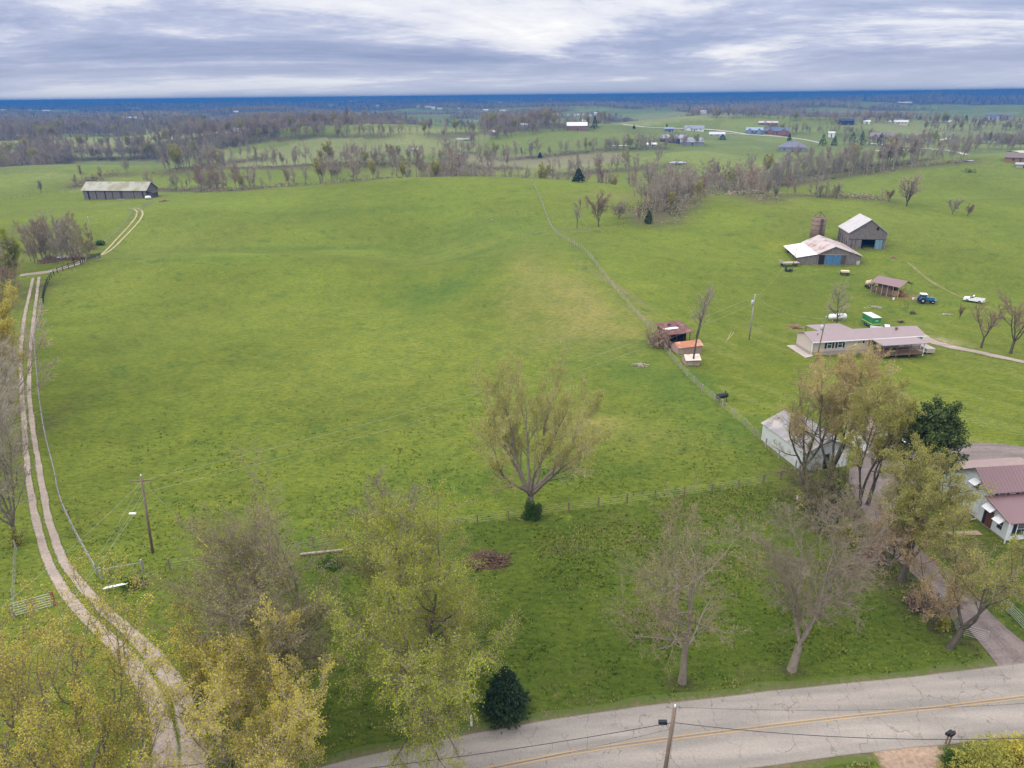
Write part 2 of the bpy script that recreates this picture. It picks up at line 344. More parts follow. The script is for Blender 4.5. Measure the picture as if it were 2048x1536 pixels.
def row_pts(pl, back):
    out = []
    for (x0, y0), (x1, y1) in zip(pl, pl[1:]):
        for k in range(6): out.append(at(x0+(x1-x0)*k/6, y0+(y1-y0)*k/6, 0, back)[:2])
    out.append(at(pl[-1][0], pl[-1][1], 0, back)[:2]); return np.array(out)
ROWP = [row_pts(r[1], r[2]) for r in ROWS]
BELTS = [(p, 4.5+r[4]*.5, .75) for p, r in zip(ROWP, ROWS)]
FIELDS = [P_ for P_ in [
 [(395, 303), (520, 285), (700, 276), (850, 281), (890, 296), (800, 306), (640, 314), (480, 306)],
 [(550, 258), (700, 250), (850, 246), (960, 251), (960, 263), (800, 272), (560, 274)],
 [(800, 312), (880, 285), (1000, 265), (1130, 255), (1270, 262), (1290, 276), (1200, 298), (1000, 322), (880, 330)],
 [(1010, 336), (1200, 308), (1330, 305), (1400, 322), (1250, 338), (1100, 346)],
 [(1330, 350), (1380, 325), (1440, 320), (1480, 335), (1470, 352), (1400, 360)],
 [(1290, 305), (1380, 288), (1560, 280), (1580, 320), (1480, 330), (1380, 318)],
 [(1200, 262), (1260, 238), (1560, 238), (1900, 240), (2060, 250), (2060, 285), (1900, 285), (1560, 280), (1380, 275)],
 [(1560, 298), (1800, 288), (1940, 300), (1940, 316), (1600, 325)],
 [(1500, 385), (1700, 352), (1950, 322), (2100, 330), (2100, 470), (1900, 430), (1700, 398)],
 [(0, 340), (150, 322), (310, 322), (300, 362), (150, 385), (0, 400)],
 [(90, 285), (200, 274), (330, 270), (330, 282), (200, 292), (100, 300)], [(240, 262), (380, 255), (430, 262), (330, 272)],
 [(400, 246), (470, 240), (470, 250), (400, 256)], [(560, 240), (700, 232), (900, 232), (900, 240), (620, 248)],
 [(1800, 228), (1900, 222), (2060, 218), (2060, 236), (1850, 238)], [(1780, 216), (1830, 209), (2060, 208), (2060, 216), (1900, 222)],
 [(60, 222), (160, 218), (160, 226), (60, 228)], [(470, 228), (560, 224), (560, 231), (470, 233)], [(680, 224), (760, 221), (760, 230), (690, 232)], [(790, 219), (860, 220), (900, 228), (800, 229)],
 [(1200, 238), (1260, 228), (1420, 228), (1440, 236), (1300, 242)],
]]
def at_far(px, py):
    return tuple(at(px, py)[:2])
FIELDW = [[at_far(*q) for q in p] for p in FIELDS]
def infield(x, y):
    m = np.zeros(np.shape(x))
    for p in FIELDW: m = np.maximum(m, poly_mask(x, y, p))
    return m
_wm = woodmask
def woodmask(x, y):
    r = np.hypot(x, y); w = _wm(x, y)
    left = ss(.02, -.18, x/np.maximum(r, 1)+.09)*ss(560, 700, r)
    w = np.maximum(w, left*ss(.54, .60, vn(x, y*2.1, 210, 61)*.65+vn(x, y, 60, 62)*.35))
    w = np.maximum(w, ss(1900, 3600, r)*ss(.34, .4, vn(x, y*1.6, 420, 63)))
    return w*(1-infield(x, y))
def ground_material():
    m = bpy.data.materials.new('grassland'); m.use_nodes = True; n, L = NT(m.node_tree)
    b = n('ShaderNodeBsdfPrincipled', i_Roughness=.95); b.inputs['Specular IOR Level'].default_value = .08
    o = n('ShaderNodeOutputMaterial'); L(b.outputs[0], o.inputs[0])
    at_ = n('ShaderNodeAttribute', attribute_name='field_colour'); tc = n('ShaderNodeTexCoord')
    def noise(sc, det, ro, dis=0.0, vec=None):
        t = n('ShaderNodeTexNoise', i_Scale=sc, i_Detail=det, i_Roughness=ro, i_Distortion=dis); L(vec or tc.outputs['Object'], t.inputs['Vector']); return t.outputs[0]
    mp = n('ShaderNodeMapping'); mp.inputs['Scale'].default_value = (1, 1.9, 1); mp.inputs['Rotation'].default_value = (0, 0, .5); L(tc.outputs['Object'], mp.inputs[0])
    a = noise(1.1, 9, .72, .3, mp.outputs[0]); c = noise(.22, 6, .6, .5); d = noise(4.5, 3, .6)
    def mul(cur, fac, stops):
        r = ramp(n, stops); L(fac, r.inputs[0]); x = n('ShaderNodeMix', data_type='RGBA', blend_type='MULTIPLY'); x.inputs[0].default_value = 1; L(cur, x.inputs[6]); L(r.outputs[0], x.inputs[7]); return x.outputs[2]
    cur = mul(at_.outputs['Color'], a, [(.34, (.60, .68, .70)), (.5, (1, 1, 1)), (.66, (1.32, 1.22, 1.15))])
    cur = mul(cur, c, [(.38, (.86, .91, .88)), (.55, (1, 1, 1)), (.68, (1.10, 1.05, 1.0))])
    cur = mul(cur, d, [(.3, (.80, .84, .84)), (.62, (1.1, 1.08, 1.05))])
    L(cur, b.inputs['Base Color'])
    bp = n('ShaderNodeBump', i_Strength=1.0, i_Distance=.35); L(a, bp.inputs['Height']); L(bp.outputs[0], b.inputs['Normal'])
    return m
def build_ground():
    r = np.concatenate([[2, 10, 18, 25], np.geomspace(30, 9500, 700)])
    a = np.concatenate([np.linspace(-180, -50, 34)[:-1], np.linspace(-50, 50, 640), np.linspace(50, 180, 34)[1:-1]])
    a = np.radians(a); nr, na = len(r), len(a)
    X = (r[:, None]*np.sin(a)[None]); Y = (r[:, None]*np.cos(a)[None])
    Z = H(X, Y)
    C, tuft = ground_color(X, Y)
    v = np.stack([X, Y, Z], -1).reshape(-1, 3)
    i = np.arange(nr-1)[:, None]*na; j = np.arange(na)[None]; j2 = (j+1) % na
    f = np.stack([i+j, i+na+j, i+na+j2, i+j2], -1).reshape(-1, 4)[:, ::-1]
    v = np.vstack([v, [[0, 0, float(H(0, 0))]]])
    o = meshobj('ground', v, f, ground_material(), smooth=True)
    tag(o, 'rolling green pasture and farmland reaching to the horizon', None, None, 'structure')
    ca = o.data.color_attributes.new('field_colour', 'FLOAT_COLOR', 'POINT')
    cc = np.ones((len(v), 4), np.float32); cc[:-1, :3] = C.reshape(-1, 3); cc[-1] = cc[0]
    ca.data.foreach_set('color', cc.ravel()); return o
ground = build_ground()
# ------------------------------------------------------------------ tree generator (numpy, level by level)
def _norm(v): return v/np.maximum(np.linalg.norm(v, axis=-1, keepdims=True), 1e-9)
def _perp(rng, d):
    a = rng.normal(size=d.shape); a -= (a*d).sum(-1, keepdims=True)*d; return _norm(a)
def grow(rng, p0, d0, ln, r0, r1, k, wob, up, out=None):
    """n branches of k segments; returns points (n,k+1,3) and radii (n,k+1)"""
    n = len(p0); P = np.zeros((n, k+1, 3)); P[:, 0] = p0; d = _norm(d0)
    for i in range(k):
        P[:, i+1] = P[:, i]+d*(ln/k)[:, None]
        d = _norm(d+rng.normal(size=(n, 3))*wob+np.array([0, 0, 1.0])*up)
    t = np.linspace(0, 1, k+1)[None]
    return P, r0[:, None]*(1-t)+r1[:, None]*t
def tubes(P, Rr, s):
    n, k1, _ = P.shape
    T = np.empty_like(P); T[:, 1:-1] = P[:, 2:]-P[:, :-2]; T[:, 0] = P[:, 1]-P[:, 0]; T[:, -1] = P[:, -1]-P[:, -2]; T = _norm(T)
    a = np.where(np.abs(T[..., 2:3]) < .85, np.array([0, 0, 1.0]), np.array([1.0, 0, 0]))
    u = _norm(np.cross(T, a)); w = np.cross(T, u)
    an = np.arange(s)*2*np.pi/s
    V = P[:, :, None]+(u[:, :, None]*np.cos(an)[None, None, :, None]+w[:, :, None]*np.sin(an)[None, None, :, None])*Rr[:, :, None, None]
    idx = np.arange(n*k1*s).reshape(n, k1, s)
    A = idx[:, :-1]; B = idx[:, 1:]
    F = np.stack([A, np.roll(A, -1, 2), np.roll(B, -1, 2), B], -1).reshape(-1, 4)
    return V.reshape(-1, 3), F
def children(rng, P, Rr, m, t0, t1, ang, lratio, rratio, llen, shape=0.0, spread=.25):
    """m children for each parent polyline"""
    n, k1, _ = P.shape; k = k1-1
    t = (t0+(t1-t0)*((np.arange(m)[None]+rng.random((n, m)))/m)); f = t*k; i = np.minimum(f.astype(int), k-1); fr = (f-i)[..., None]
    ii = np.arange(n)[:, None]
    p = P[ii, i]*(1-fr)+P[ii, i+1]*fr; d = _norm(P[ii, i+1]-P[ii, i]); r = Rr[ii, i]*(1-fr[..., 0])+Rr[ii, i+1]*fr[..., 0]
    q = _perp(rng, d); an = np.radians(ang)*(1+rng.normal(size=t.shape)*spread)
    nd = d*np.cos(an)[..., None]+q*np.sin(an)[..., None]
    L = llen[:, None]*lratio*(1-shape*t)*(.7+.6*rng.random(t.shape))
    return p.reshape(-1, 3), nd.reshape(-1, 3), L.reshape(-1), (r*rratio).reshape(-1)
def leaf_cards(rng, P, m, size, spread):
    """m small bent leaf triangles round each polyline"""
    n, k1, _ = P.shape; t = rng.random((n, m))*(k1-1)*.9+(k1-1)*.1; i = np.minimum(t.astype(int), k1-2); fr = (t-i)[..., None]; ii = np.arange(n)[:, None]
    c = (P[ii, i]*(1-fr)+P[ii, i+1]*fr).reshape(-1, 3); c = c+rng.normal(size=c.shape)*spread
    s = (size*(.5+rng.random(len(c))))[:, None]
    a = _norm(rng.normal(size=c.shape)); b = _perp(rng, a)
    V = np.stack([c-a*s*.5, c+b*s*.45, c+a*s*.5, c-b*s*.45], 1).reshape(-1, 3)
    F = np.arange(len(V)).reshape(-1, 4); return V, F
def tree_mesh(seed, height, stems=1, stem_ang=0, trunk_r=.3, fork=.5, crown0=.3, nb=(12, 8, 6, 5), ang=(50, 45, 40, 40), lr=(.5, .45, .45, .5), up=(.05, .06, .05, .03),
              wob=.10, leaf=0, leaf_size=.12, leaf_spread=.08, sides=(8, 5, 3), twig_r=.008, shape=.45, flat=1.0, stem_up=.12, lean=(0, 0)):
    """returns (trunk V,F), (crown V,F), (leaf V,F)"""
    rng = np.random.default_rng(seed)
    V, F = [], []; tv, tf = [], []
    def acc(lv, lf, a):
        b = sum(len(q) for q in lv); lv.append(a[0]); lf.append(a[1]+b)
    lean = np.array([lean[0], lean[1], 0.0])
    if stems > 1:
        hb = height*fork*.25
        P, Rr = grow(rng, np.zeros((1, 3)), np.array([[0, 0, 1.0]])+lean, np.array([hb]), np.array([trunk_r*1.25]), np.array([trunk_r]), 3, .03, .0)
        Rr[:, 0] *= 1.2; acc(tv, tf, tubes(P, Rr, sides[0]))
        az = np.arange(stems)*2*np.pi/stems+rng.random(stems)*.8; sa = np.radians(stem_ang)*(.35+.9*rng.random(stems))
        d = np.stack([np.cos(az)*np.sin(sa), np.sin(az)*np.sin(sa), np.cos(sa)], -1)+lean
        ln = (height-hb)*(.85+.2*rng.random(stems))/np.cos(sa*.5)
        P, Rr = grow(rng, np.repeat(P[:, -1], stems, 0)-d*trunk_r*.3, d, ln, np.full(stems, trunk_r*.62), np.full(stems, twig_r*2), 10, wob*1.0, stem_up)
    else:
        P, Rr = grow(rng, np.zeros((1, 3)), np.array([[0, 0, 1.0]])+lean, np.array([height*.97]), np.array([trunk_r]), np.array([twig_r*2]), 10, wob*.5, .08)
        Rr[:, 0] *= 1.3; ln = np.array([height])
    acc(tv, tf, tubes(P, Rr, sides[0]))
    p, d, L, r = children(rng, P, Rr, nb[0], crown0, .97, ang[0], lr[0], .55, ln, shape)
    P, Rr = grow(rng, p, d, L, r, np.full(len(r), twig_r*1.5), 7, wob, up[0]); acc(tv, tf, tubes(P, Rr, sides[1]))
    for lv in range(1, len(nb)):
        p, d, L, r = children(rng, P, Rr, nb[lv], .15, 1.0, ang[lv], lr[lv], .6, L, .35)
        last = lv == len(nb)-1
        kk = 3 if last else 5 if lv == 1 else 4
        rr = np.maximum(r, twig_r) if not last else np.full(len(r), twig_r)
        P, Rr = grow(rng, p, d, L, rr, np.full(len(r), twig_r*.6), kk, wob*1.2, up[lv])
        acc(V, F, tubes(P, Rr, sides[2]))
    lf = leaf_cards(rng, P, leaf, leaf_size, leaf_spread) if leaf else None
    z = np.array([1, 1, flat])
    return (np.vstack(tv)*z, np.vstack(tf)), (np.vstack(V)*z, np.vstack(F)), ((lf[0]*z, lf[1]) if lf is not None else None)
def bark(name, c, v=.35): return mat(name, c, .95, v, 2.5, streak=.2, spec=.1)
BARK = bark('bark_grey', (.22, .185, .145)); BARKD = bark('bark_dark', (.10, .085, .065)); TWIG = mat('twig_grey', (.36, .31, .235), .9, .3, 1.2, spec=.1)
TWIGN = mat('twig_near', (.235, .19, .14), .9, .35, 1.2, spec=.1)
TWIGT = mat('twig_tan', (.42, .34, .25), .9, .3, 1.2, spec=.1); TWIGR = mat('twig_russet', (.31, .21, .155), .9, .3, 1.2, spec=.1)
LEAFY = mat('bud_gold', (.50, .43, .075), .8, .35, .8, spec=.1, trans=.35); LEAFL = mat('leaf_lime', (.33, .36, .045), .8, .35, .8, spec=.1, trans=.35)
LEAFO = mat('leaf_olive', (.36, .35, .075), .8, .35, .8, spec=.1, trans=.35); LEAFG = mat('leaf_green', (.06, .12, .02), .8, .4, 1.0, spec=.1, trans=.3)
NEEDLE = mat('needle_dark', (.028, .050, .020), .8, .4, 1.0, spec=.1); NEEDLEB = mat('needle_blue_green', (.070, .098, .028), .8, .4, 1.0, spec=.1); BUDR = mat('bud_tan', (.48, .38, .13), .8, .35, .8, spec=.1, trans=.3)
def make_tree(p, label, M, tm=BARK, cm=TWIG, lm=None, name='tree', cat='tree', rz=0.0, scale=1.0, group=None):
    r = empty(name, p, rz, label, cat, group); r.scale = (scale,)*3
    meshobj('trunk', *M[0], tm, r, smooth=True)
    c = meshobj('crown', *M[1], cm, r)
    if M[2] is not None: meshobj('leaves' if lm is not BUDR else 'buds', *M[2], lm, c)
    return r
def one_mesh(name, M, tm, cm, lm=None):
    """whole small tree as one mesh datablock"""
    Vs = [M[0][0], M[1][0]]; Fs = [M[0][1], M[1][1]+len(M[0][0])]; mi = [0]*len(M[0][1])+[1]*len(M[1][1]); ms_ = [tm, cm]
    if M[2] is not None and lm is not None: Vs.append(M[2][0]); Fs.append(M[2][1]+len(M[0][0])+len(M[1][0])); mi += [2]*len(M[2][1]); ms_.append(lm)
    o = meshobj(name, np.vstack(Vs), np.vstack(Fs), None, mats=ms_, midx=mi); return o
def conifer_mesh(seed, h, w, n=900, leaf=.5, base=.04, power=1.0, droop=.2):
    """dense evergreen: short trunk and many drooping needle sprays in tiers"""
    rng = np.random.default_rng(seed); mt = MB().tube([(0, 0, 0), (0, 0, h*.97)], [w*.05, .03], 7)
    t = rng.random(n)**.8; z = h*(base+(1-base)*t); R = w/2*(1-t)**power*(.82+.3*vn(t*9, rng.random(n)*3, 1.0, seed))
    az = rng.random(n)*2*np.pi; R = R*(.72+.5*vn(np.cos(az)*3+9, np.sin(az)*3+t*9, 1.0, seed+1)); rr = R*rng.random(n)**.35
    c = np.stack([np.cos(az)*rr, np.sin(az)*rr, z], -1); out = np.stack([np.cos(az), np.sin(az), -droop+rng.normal(size=n)*.35], -1); out = _norm(out+rng.normal(size=(n, 3))*.35)
    side = _perp(rng, out); s = (leaf*(.5+.8*rng.random(n))*(1-.5*t))[:, None]
    V = np.stack([c-out*s*.4, c+side*s*.38, c+out*s*.8, c-side*s*.38], 1).reshape(-1, 3)
    return (np.array(mt.v), np.array([list(f) for f in mt.f if len(f) == 4])), (V, np.arange(len(V)).reshape(-1, 4)), None
def bush_mesh(seed, rx, ry, h, n=600, leaf=.22):
    rng = np.random.default_rng(seed); d = _norm(rng.normal(size=(n, 3))); d[:, 2] = np.abs(d[:, 2])
    q = rng.random(n)**.4*(.50+.85*vn(d[:, 0]*2.6+9, d[:, 1]*2.6+9+d[:, 2]*4, 1.0, seed)); c = d*np.array([rx, ry, h])*q[:, None]
    a = _norm(d+rng.normal(size=(n, 3))*.8); b = _perp(rng, a); s = (leaf*(.5+rng.random(n)))[:, None]
    V = np.stack([c-a*s*.5, c+b*s*.4, c+a*s*.5, c-b*s*.4], 1).reshape(-1, 3)
    P, Rr = grow(rng, np.zeros((14, 3)), np.array([0, 0, .9])+_norm(rng.normal(size=(14, 3)))*[1, 1, .2], np.full(14, h*.9), np.full(14, .04), np.full(14, .01), 4, .15, .0)
    return tubes(P, Rr, 4), (V, np.arange(len(V)).reshape(-1, 4)), None
# ------------------------------------------------------------------ tree rows in the middle distance: individual trees
PROTO = {}
def proto(kind, i):
    key = (kind, i)
    if key in PROTO: return PROTO[key]
    sd_ = {'bare': 100, 'tan': 200, 'sap': 300, 'russet': 400, 'gold': 450}[kind]+i
    if kind == 'sap': M = tree_mesh(sd_, 1*12, 1, trunk_r=.13, crown0=.25, nb=(14, 7, 6), ang=(32, 35, 35), lr=(.30, .45, .5), up=(.15, .1, .08), sides=(5, 3, 3), twig_r=.032)
    else: M = tree_mesh(sd_, 12, (3, 1, 1, 2)[i], 20, trunk_r=.17, crown0=(.2, .3, .12, .25)[i], nb=((7, 16, 18, 10)[i], 8, 7), ang=((34, 50, 62, 40)[i], 42, 40), lr=((.36, .42, .36, .34)[i], .48, .5), up=(.10, .08, .05), sides=(5, 3, 3), twig_r=.034,
                        leaf=2 if kind in ('gold',) else 0, leaf_size=.34, leaf_spread=.3)
    cm = {'bare': TWIG, 'tan': TWIGT, 'sap': TWIG, 'russet': TWIGR, 'gold': TWIGT}[kind]
    o = one_mesh('tree', M, BARK if kind != 'sap' else TWIG, cm, LEAFO if kind == 'gold' else None); me = o.data; bpy.data.objects.remove(o)
    PROTO[key] = me; return me
ROWLAB = {
 'crest': ('in the row just behind the crest of the central hill', 'trees behind the central hill crest'),
 'crest2': ('beyond the top of the long fence, right of the hill crest', 'trees beyond the top of the long fence'),
 'valley': ('in the hollow between the long left barn and the hill', 'trees in the hollow beside the left barn'),
 'barnside': ('behind the long barn with the mossy roof', 'small trees behind the left barn'),
 'creek': ('in the brown creek thicket right of the central hill', 'trees in the creek thicket'),
 'eastline': ('in the dense tree line bordering the far right field', 'trees of the right tree line'),
 'hilltop': ('just over the hill crest behind the two grey barns', 'small trees behind the barn hill'),
 'westline': ('in the wood behind the far left green hill', 'trees behind the left hill'),
 'midwest': ('in the brown wood beyond the central hill, left half', 'trees beyond the central hill'),
 'mideast': ('in the broken row across the far green hill', 'trees in the far broken rows'),
}
KLAB = {'bare': 'grey-twigged bare', 'tan': 'tan-twigged bare', 'russet': 'reddish-twigged bare', 'gold': 'olive-budding', 'sap': 'slender pale bare'}
ntree = 0; _rr = random.Random(5)
EXTRA = []
for (key, pl, back, sp_, jit, hr), pts in zip(ROWS, ROWP):
    seg = np.hypot(*np.diff(pts, axis=0).T); cum = np.concatenate([[0], np.cumsum(seg)]); s_ = 0.0
    while s_ < cum[-1]:
        x = np.interp(s_, cum, pts[:, 0])+_rr.gauss(0, jit*.45); y = np.interp(s_, cum, pts[:, 1])+_rr.gauss(0, jit*.45)
        s_ += sp_*_rr.uniform(.3, 1.6)
        if _rr.random() < .06: s_ += sp_*3
        kind = 'sap' if key == 'eastline' else _rr.choices(['bare', 'tan', 'russet', 'gold', 'sap'], [5, 3, 2, .7 if key != 'creek' else 1.2, 1.5])[0]
        h = _rr.uniform(*hr)*_rr.choice((.5, .7, .9, 1, 1.1))
        if ntree >= 255: EXTRA.append((x, y, h, kind)); continue
        o = bpy.data.objects.new('tree', proto(kind, _rr.randrange(4))); COL.objects.link(o)
        o.location = (x, y, hz_(x, y)-.1); o.rotation_euler = (0, 0, _rr.uniform(0, 6.28)); k = h/12; w = _rr.uniform(.85, 1.15)*k; o.scale = (w, w, k)
        tag(o, ('tall ' if h > hr[1]*.97 else 'low ' if h < hr[0]*.8 else '')+KLAB[kind]+' tree '+ROWLAB[key][0], 'tree', ROWLAB[key][1]); ntree += 1
print('row trees', ntree, 'extra', len(EXTRA))
# ------------------------------------------------------------------ woods too many to count: one object per distance band
def woods(name, label, pts, hts, mi, ntw, wid, seed, cards=0):
    """each tree: trunk blade + ntw upward branch blades + some twig-mass cards; colours by material index"""
    rng = np.random.default_rng(seed); n = len(pts); z = H(pts[:, 0], pts[:, 1]); base = np.column_stack([pts, z-.2])
    tp = np.repeat(base, ntw, 0); hh = np.repeat(hts, ntw)
    st = tp.copy(); st[:, 2] += hh*rng.random(n*ntw)*.45
    az = rng.random(n*ntw)*2*np.pi; sp2 = hh*.36*rng.random(n*ntw)**.6
    en = tp+np.stack([np.cos(az)*sp2, np.sin(az)*sp2, hh*(1.0-.75*(sp2/(hh*.36))**2*.6)*(.75+.25*rng.random(n*ntw))], -1)
    side = np.stack([np.cos(az+1.57), np.sin(az+1.57), np.zeros(n*ntw)], -1)*(wid*(.6+.8*rng.random(n*ntw)))[:, None]
    V = [np.stack([st-side, st+side, en], 1).reshape(-1, 3)]; M_ = [np.repeat(mi, ntw)]
    # trunk: three-sided spike
    w = (hts*.022)[:, None]
    for q in range(2):
        a = q*1.57; s2 = np.array([math.cos(a), math.sin(a), 0])*w; V.append(np.stack([base-s2, base+s2, base+np.column_stack([np.zeros((n, 2)), hts*.9])], 1).reshape(-1, 3)); M_.append(mi)
    if cards:
        c = np.repeat(base, cards, 0); h3 = np.repeat(hts, cards); d = _norm(rng.normal(size=(n*cards, 3)))*(rng.random(n*cards)**.33)[:, None]
        c = c+d*np.stack([h3*.32, h3*.32, h3*.36], -1); c[:, 2] += h3*.62
        a = _norm(rng.normal(size=c.shape)); b = _perp(rng, a); s3 = (h3*.07*(.5+rng.random(n*cards)))[:, None]
        V.append(np.stack([c-a*s3, c+b*s3, c+a*s3*.4-b*s3*.6], 1).reshape(-1, 3)); M_.append(np.repeat(mi, cards))
    V = np.vstack(V); F = np.arange(len(V)).reshape(-1, 3)
    o = meshobj(name, V, F, None, mats=[TWIG, TWIGT, TWIGR, LEAFO, NEEDLE, TWIG_DK], midx=np.concatenate(M_)); return tag(o, label, 'woods', None, 'stuff')
TWIG_DK = mat('twig_dim', (.17, .15, .13), .9, .3, 1.2, spec=.1)
rng = np.random.default_rng(99)
def scatter(n, r0, r1, a0=-44, a1=44, pw=2.0):
    u = rng.random(n); r = (r0**pw+(r1**pw-r0**pw)*u)**(1/pw); a = np.radians(rng.uniform(a0, a1, n)); return r*np.sin(a), r*np.cos(a)
def pick_kind(n): return rng.choice(6, n, p=[.34, .22, .13, .13, .04, .14])
x, y = scatter(34000, 540, 1500); k = rng.random(len(x)) < woodmask(x, y)*.85; x, y = x[k], y[k]
hts = rng.uniform(6, 15, len(x))
ex = np.array([(a, b, c) for a, b, c, d in EXTRA]) if EXTRA else np.zeros((0, 3))
# hedgerow lines across the farther fields
HEDGE = [[(560, 256), (700, 250), (860, 249), (960, 253)], [(520, 276), (700, 268), (820, 272)], [(930, 290), (1010, 272), (1180, 254)], [(390, 302), (470, 290), (540, 283)],
         [(880, 300), (960, 312), (1010, 318)], [(1180, 300), (1250, 295), (1400, 290)], [(0, 300), (150, 298), (300, 300)], [(1210, 240), (1420, 236), (1560, 236)], [(1560, 243), (1800, 240), (2048, 245)],
         [(1640, 250), (1900, 246), (2048, 252)], [(640, 318), (740, 318), (850, 322)], [(380, 282), (500, 270), (640, 262)], [(1750, 285), (1900, 296), (2040, 300)], [(1500, 262), (1640, 268), (1740, 272)],
         [(1850, 262), (1960, 258), (2048, 262)], [(0, 278), (200, 272), (420, 268)], [(0, 262), (240, 258), (500, 252)], [(900, 232), (1100, 236), (1240, 238)], [(1690, 290), (1800, 292), (1960, 305)]]
hx = []
for pl in HEDGE:
    q = np.array([at(px, py)[:2] for px, py in pl]); q2 = []
    for a, b in zip(q, q[1:]):
        m_ = max(2, int(np.hypot(*(b-a))/2.3))
        if m_ > 500: m_ = 500
        t = rng.random(m_)[:, None]; q2.append(a+(b-a)*t+rng.normal(size=(m_, 2))*4)
    hx.append(np.vstack(q2))
hx = np.vstack(hx); rr_ = np.hypot(hx[:, 0], hx[:, 1]); hx = hx[(rr_ > 380)]
px_ = np.concatenate([x, hx[:, 0], ex[:, 0]]); py_ = np.concatenate([y, hx[:, 1], ex[:, 1]]); hh_ = np.concatenate([hts, rng.uniform(3.5, 12, len(hx)), ex[:, 2]])
print('mid woods', len(px_))
def woods_instanced(label, X, Y, hts):
    """one object: trees standing on every point, drawn by geometry nodes"""
    srcs = []
    for kd, i in (('bare', 0), ('bare', 1), ('tan', 1), ('tan', 2), ('sap', 0), ('russet', 1), ('gold', 0), ('bare', 3), ('sap', 2), ('tan', 3), ('bare', 2), ('russet', 3)):
        me = proto(kd, i); c_ = [o for o in S.objects if o.type == 'MESH' and o.data == me]
        if c_: srcs.append(c_[0])
    me = bpy.data.meshes.new('woods'); me.vertices.add(len(X)); me.vertices.foreach_set('co', np.column_stack([X, Y, H(X, Y)-.2]).astype(np.float32).ravel())
    for nm, val in (('size', hts/12), ('turn', rng.uniform(0, 6.28, len(X)))):
        at2 = me.attributes.new(nm, 'FLOAT', 'POINT'); at2.data.foreach_set('value', val.astype(np.float32))
    at2 = me.attributes.new('kind_index', 'INT', 'POINT'); at2.data.foreach_set('value', rng.integers(0, len(srcs), len(X)).astype(np.int32))
    o = bpy.data.objects.new('woods', me); COL.objects.link(o); g = bpy.data.node_groups.new('woods', 'GeometryNodeTree')
    g.interface.new_socket('Geometry', in_out='INPUT', socket_type='NodeSocketGeometry'); g.interface.new_socket('Geometry', in_out='OUTPUT', socket_type='NodeSocketGeometry')
    N = g.nodes.new; K = g.links.new; gi = N('NodeGroupInput'); go = N('NodeGroupOutput'); ip = N('GeometryNodeInstanceOnPoints'); K(gi.outputs[0], ip.inputs['Points']); gt = N('GeometryNodeJoinGeometry')
    for s_ in srcs[::-1]:
        oi = N('GeometryNodeObjectInfo'); oi.inputs['Object'].default_value = s_; oi.inputs['As Instance'].default_value = True; K(oi.outputs['Geometry'], gt.inputs[0])
    K(gt.outputs[0], ip.inputs['Instance']); ip.inputs['Pick Instance'].default_value = True
    def na(nm, ty, sk):
        q = N('GeometryNodeInputNamedAttribute'); q.data_type = ty; q.inputs['Name'].default_value = nm; K(q.outputs['Attribute'], sk); return q
    na('kind_index', 'INT', ip.inputs['Instance Index']); cx_ = N('ShaderNodeCombineXYZ'); na('turn', 'FLOAT', cx_.inputs[2]); K(cx_.outputs[0], ip.inputs['Rotation'])
    cs = N('ShaderNodeCombineXYZ'); q = na('size', 'FLOAT', cs.inputs[0]); K(q.outputs['Attribute'], cs.inputs[1]); K(q.outputs['Attribute'], cs.inputs[2]); K(cs.outputs[0], ip.inputs['Scale']); K(ip.outputs[0], go.inputs[0])
    m = o.modifiers.new('trees', 'NODES'); m.node_group = g; tag(o, label, 'woods', None, 'stuff')
woods_instanced('brown leafless woods and hedgerows spread over the farmland beyond the near hills', px_, py_, hh_)
bp = []
for (key, pl, back, sp_, jit, hr), pts in zip(ROWS, ROWP):
    seg = np.hypot(*np.diff(pts, axis=0).T); tot = seg.sum(); n_ = int(tot*9); c_ = np.concatenate([[0], np.cumsum(seg)]); t = rng.random(n_)*tot
    q = np.column_stack([np.interp(t, c_, pts[:, 0]), np.interp(t, c_, pts[:, 1])])+rng.normal(size=(n_, 2))*(1.2+jit*.35); bp.append(q)
bp = np.vstack(bp+[hx+rng.normal(size=hx.shape)*3 for _ in range(3)]); bp = bp[vn(bp[:, 0], bp[:, 1], 9, 66) > .38]; nb_ = len(bp); bz = H(bp[:, 0], bp[:, 1]); bh = rng.uniform(.4, 2.4, nb_)*vn(bp[:, 0], bp[:, 1], 14, 67)*1.6
c_ = np.repeat(np.column_stack([bp, bz]), 12, 0)+rng.normal(size=(nb_*12, 3))*[.7, .7, .0]; c_[:, 2] += np.repeat(bh, 12)*rng.random(nb_*12); a_ = _norm(rng.normal(size=c_.shape)+[0, 0, 1.0]); b_ = _perp(rng, a_); s_ = rng.uniform(.10, .28, (len(c_), 1))
o = meshobj('undergrowth', np.stack([c_-a_*s_, c_+b_*s_*.6, c_+a_*s_, c_-b_*s_*.6], 1).reshape(-1, 3), np.arange(len(c_)*4).reshape(-1, 4), None, mats=[TWIGR, TWIGT, LEAFG, TWIG], midx=np.repeat(rng.choice(4, nb_, p=[.25, .3, .3, .15]), 12))
tag(o, 'low brown and green brush growing under the tree rows and hedgerows', 'undergrowth', None, 'stuff'); print('brush', nb_)
x, y = scatter(60000, 1400, 3000, pw=1.6); k = rng.random(len(x)) < woodmask(x, y); x, y = x[k], y[k]; print('far woods', len(x))
woods('woods', 'blue-tinged distant woodland bands between pale fields', np.column_stack([x, y]), rng.uniform(10, 16, len(x)), pick_kind(len(x)), 7, .22, 2, 9)
x, y = scatter(60000, 3000, 8800, pw=1.2); k = rng.random(len(x)) < woodmask(x, y); x, y = x[k], y[k]; print('horizon woods', len(x))
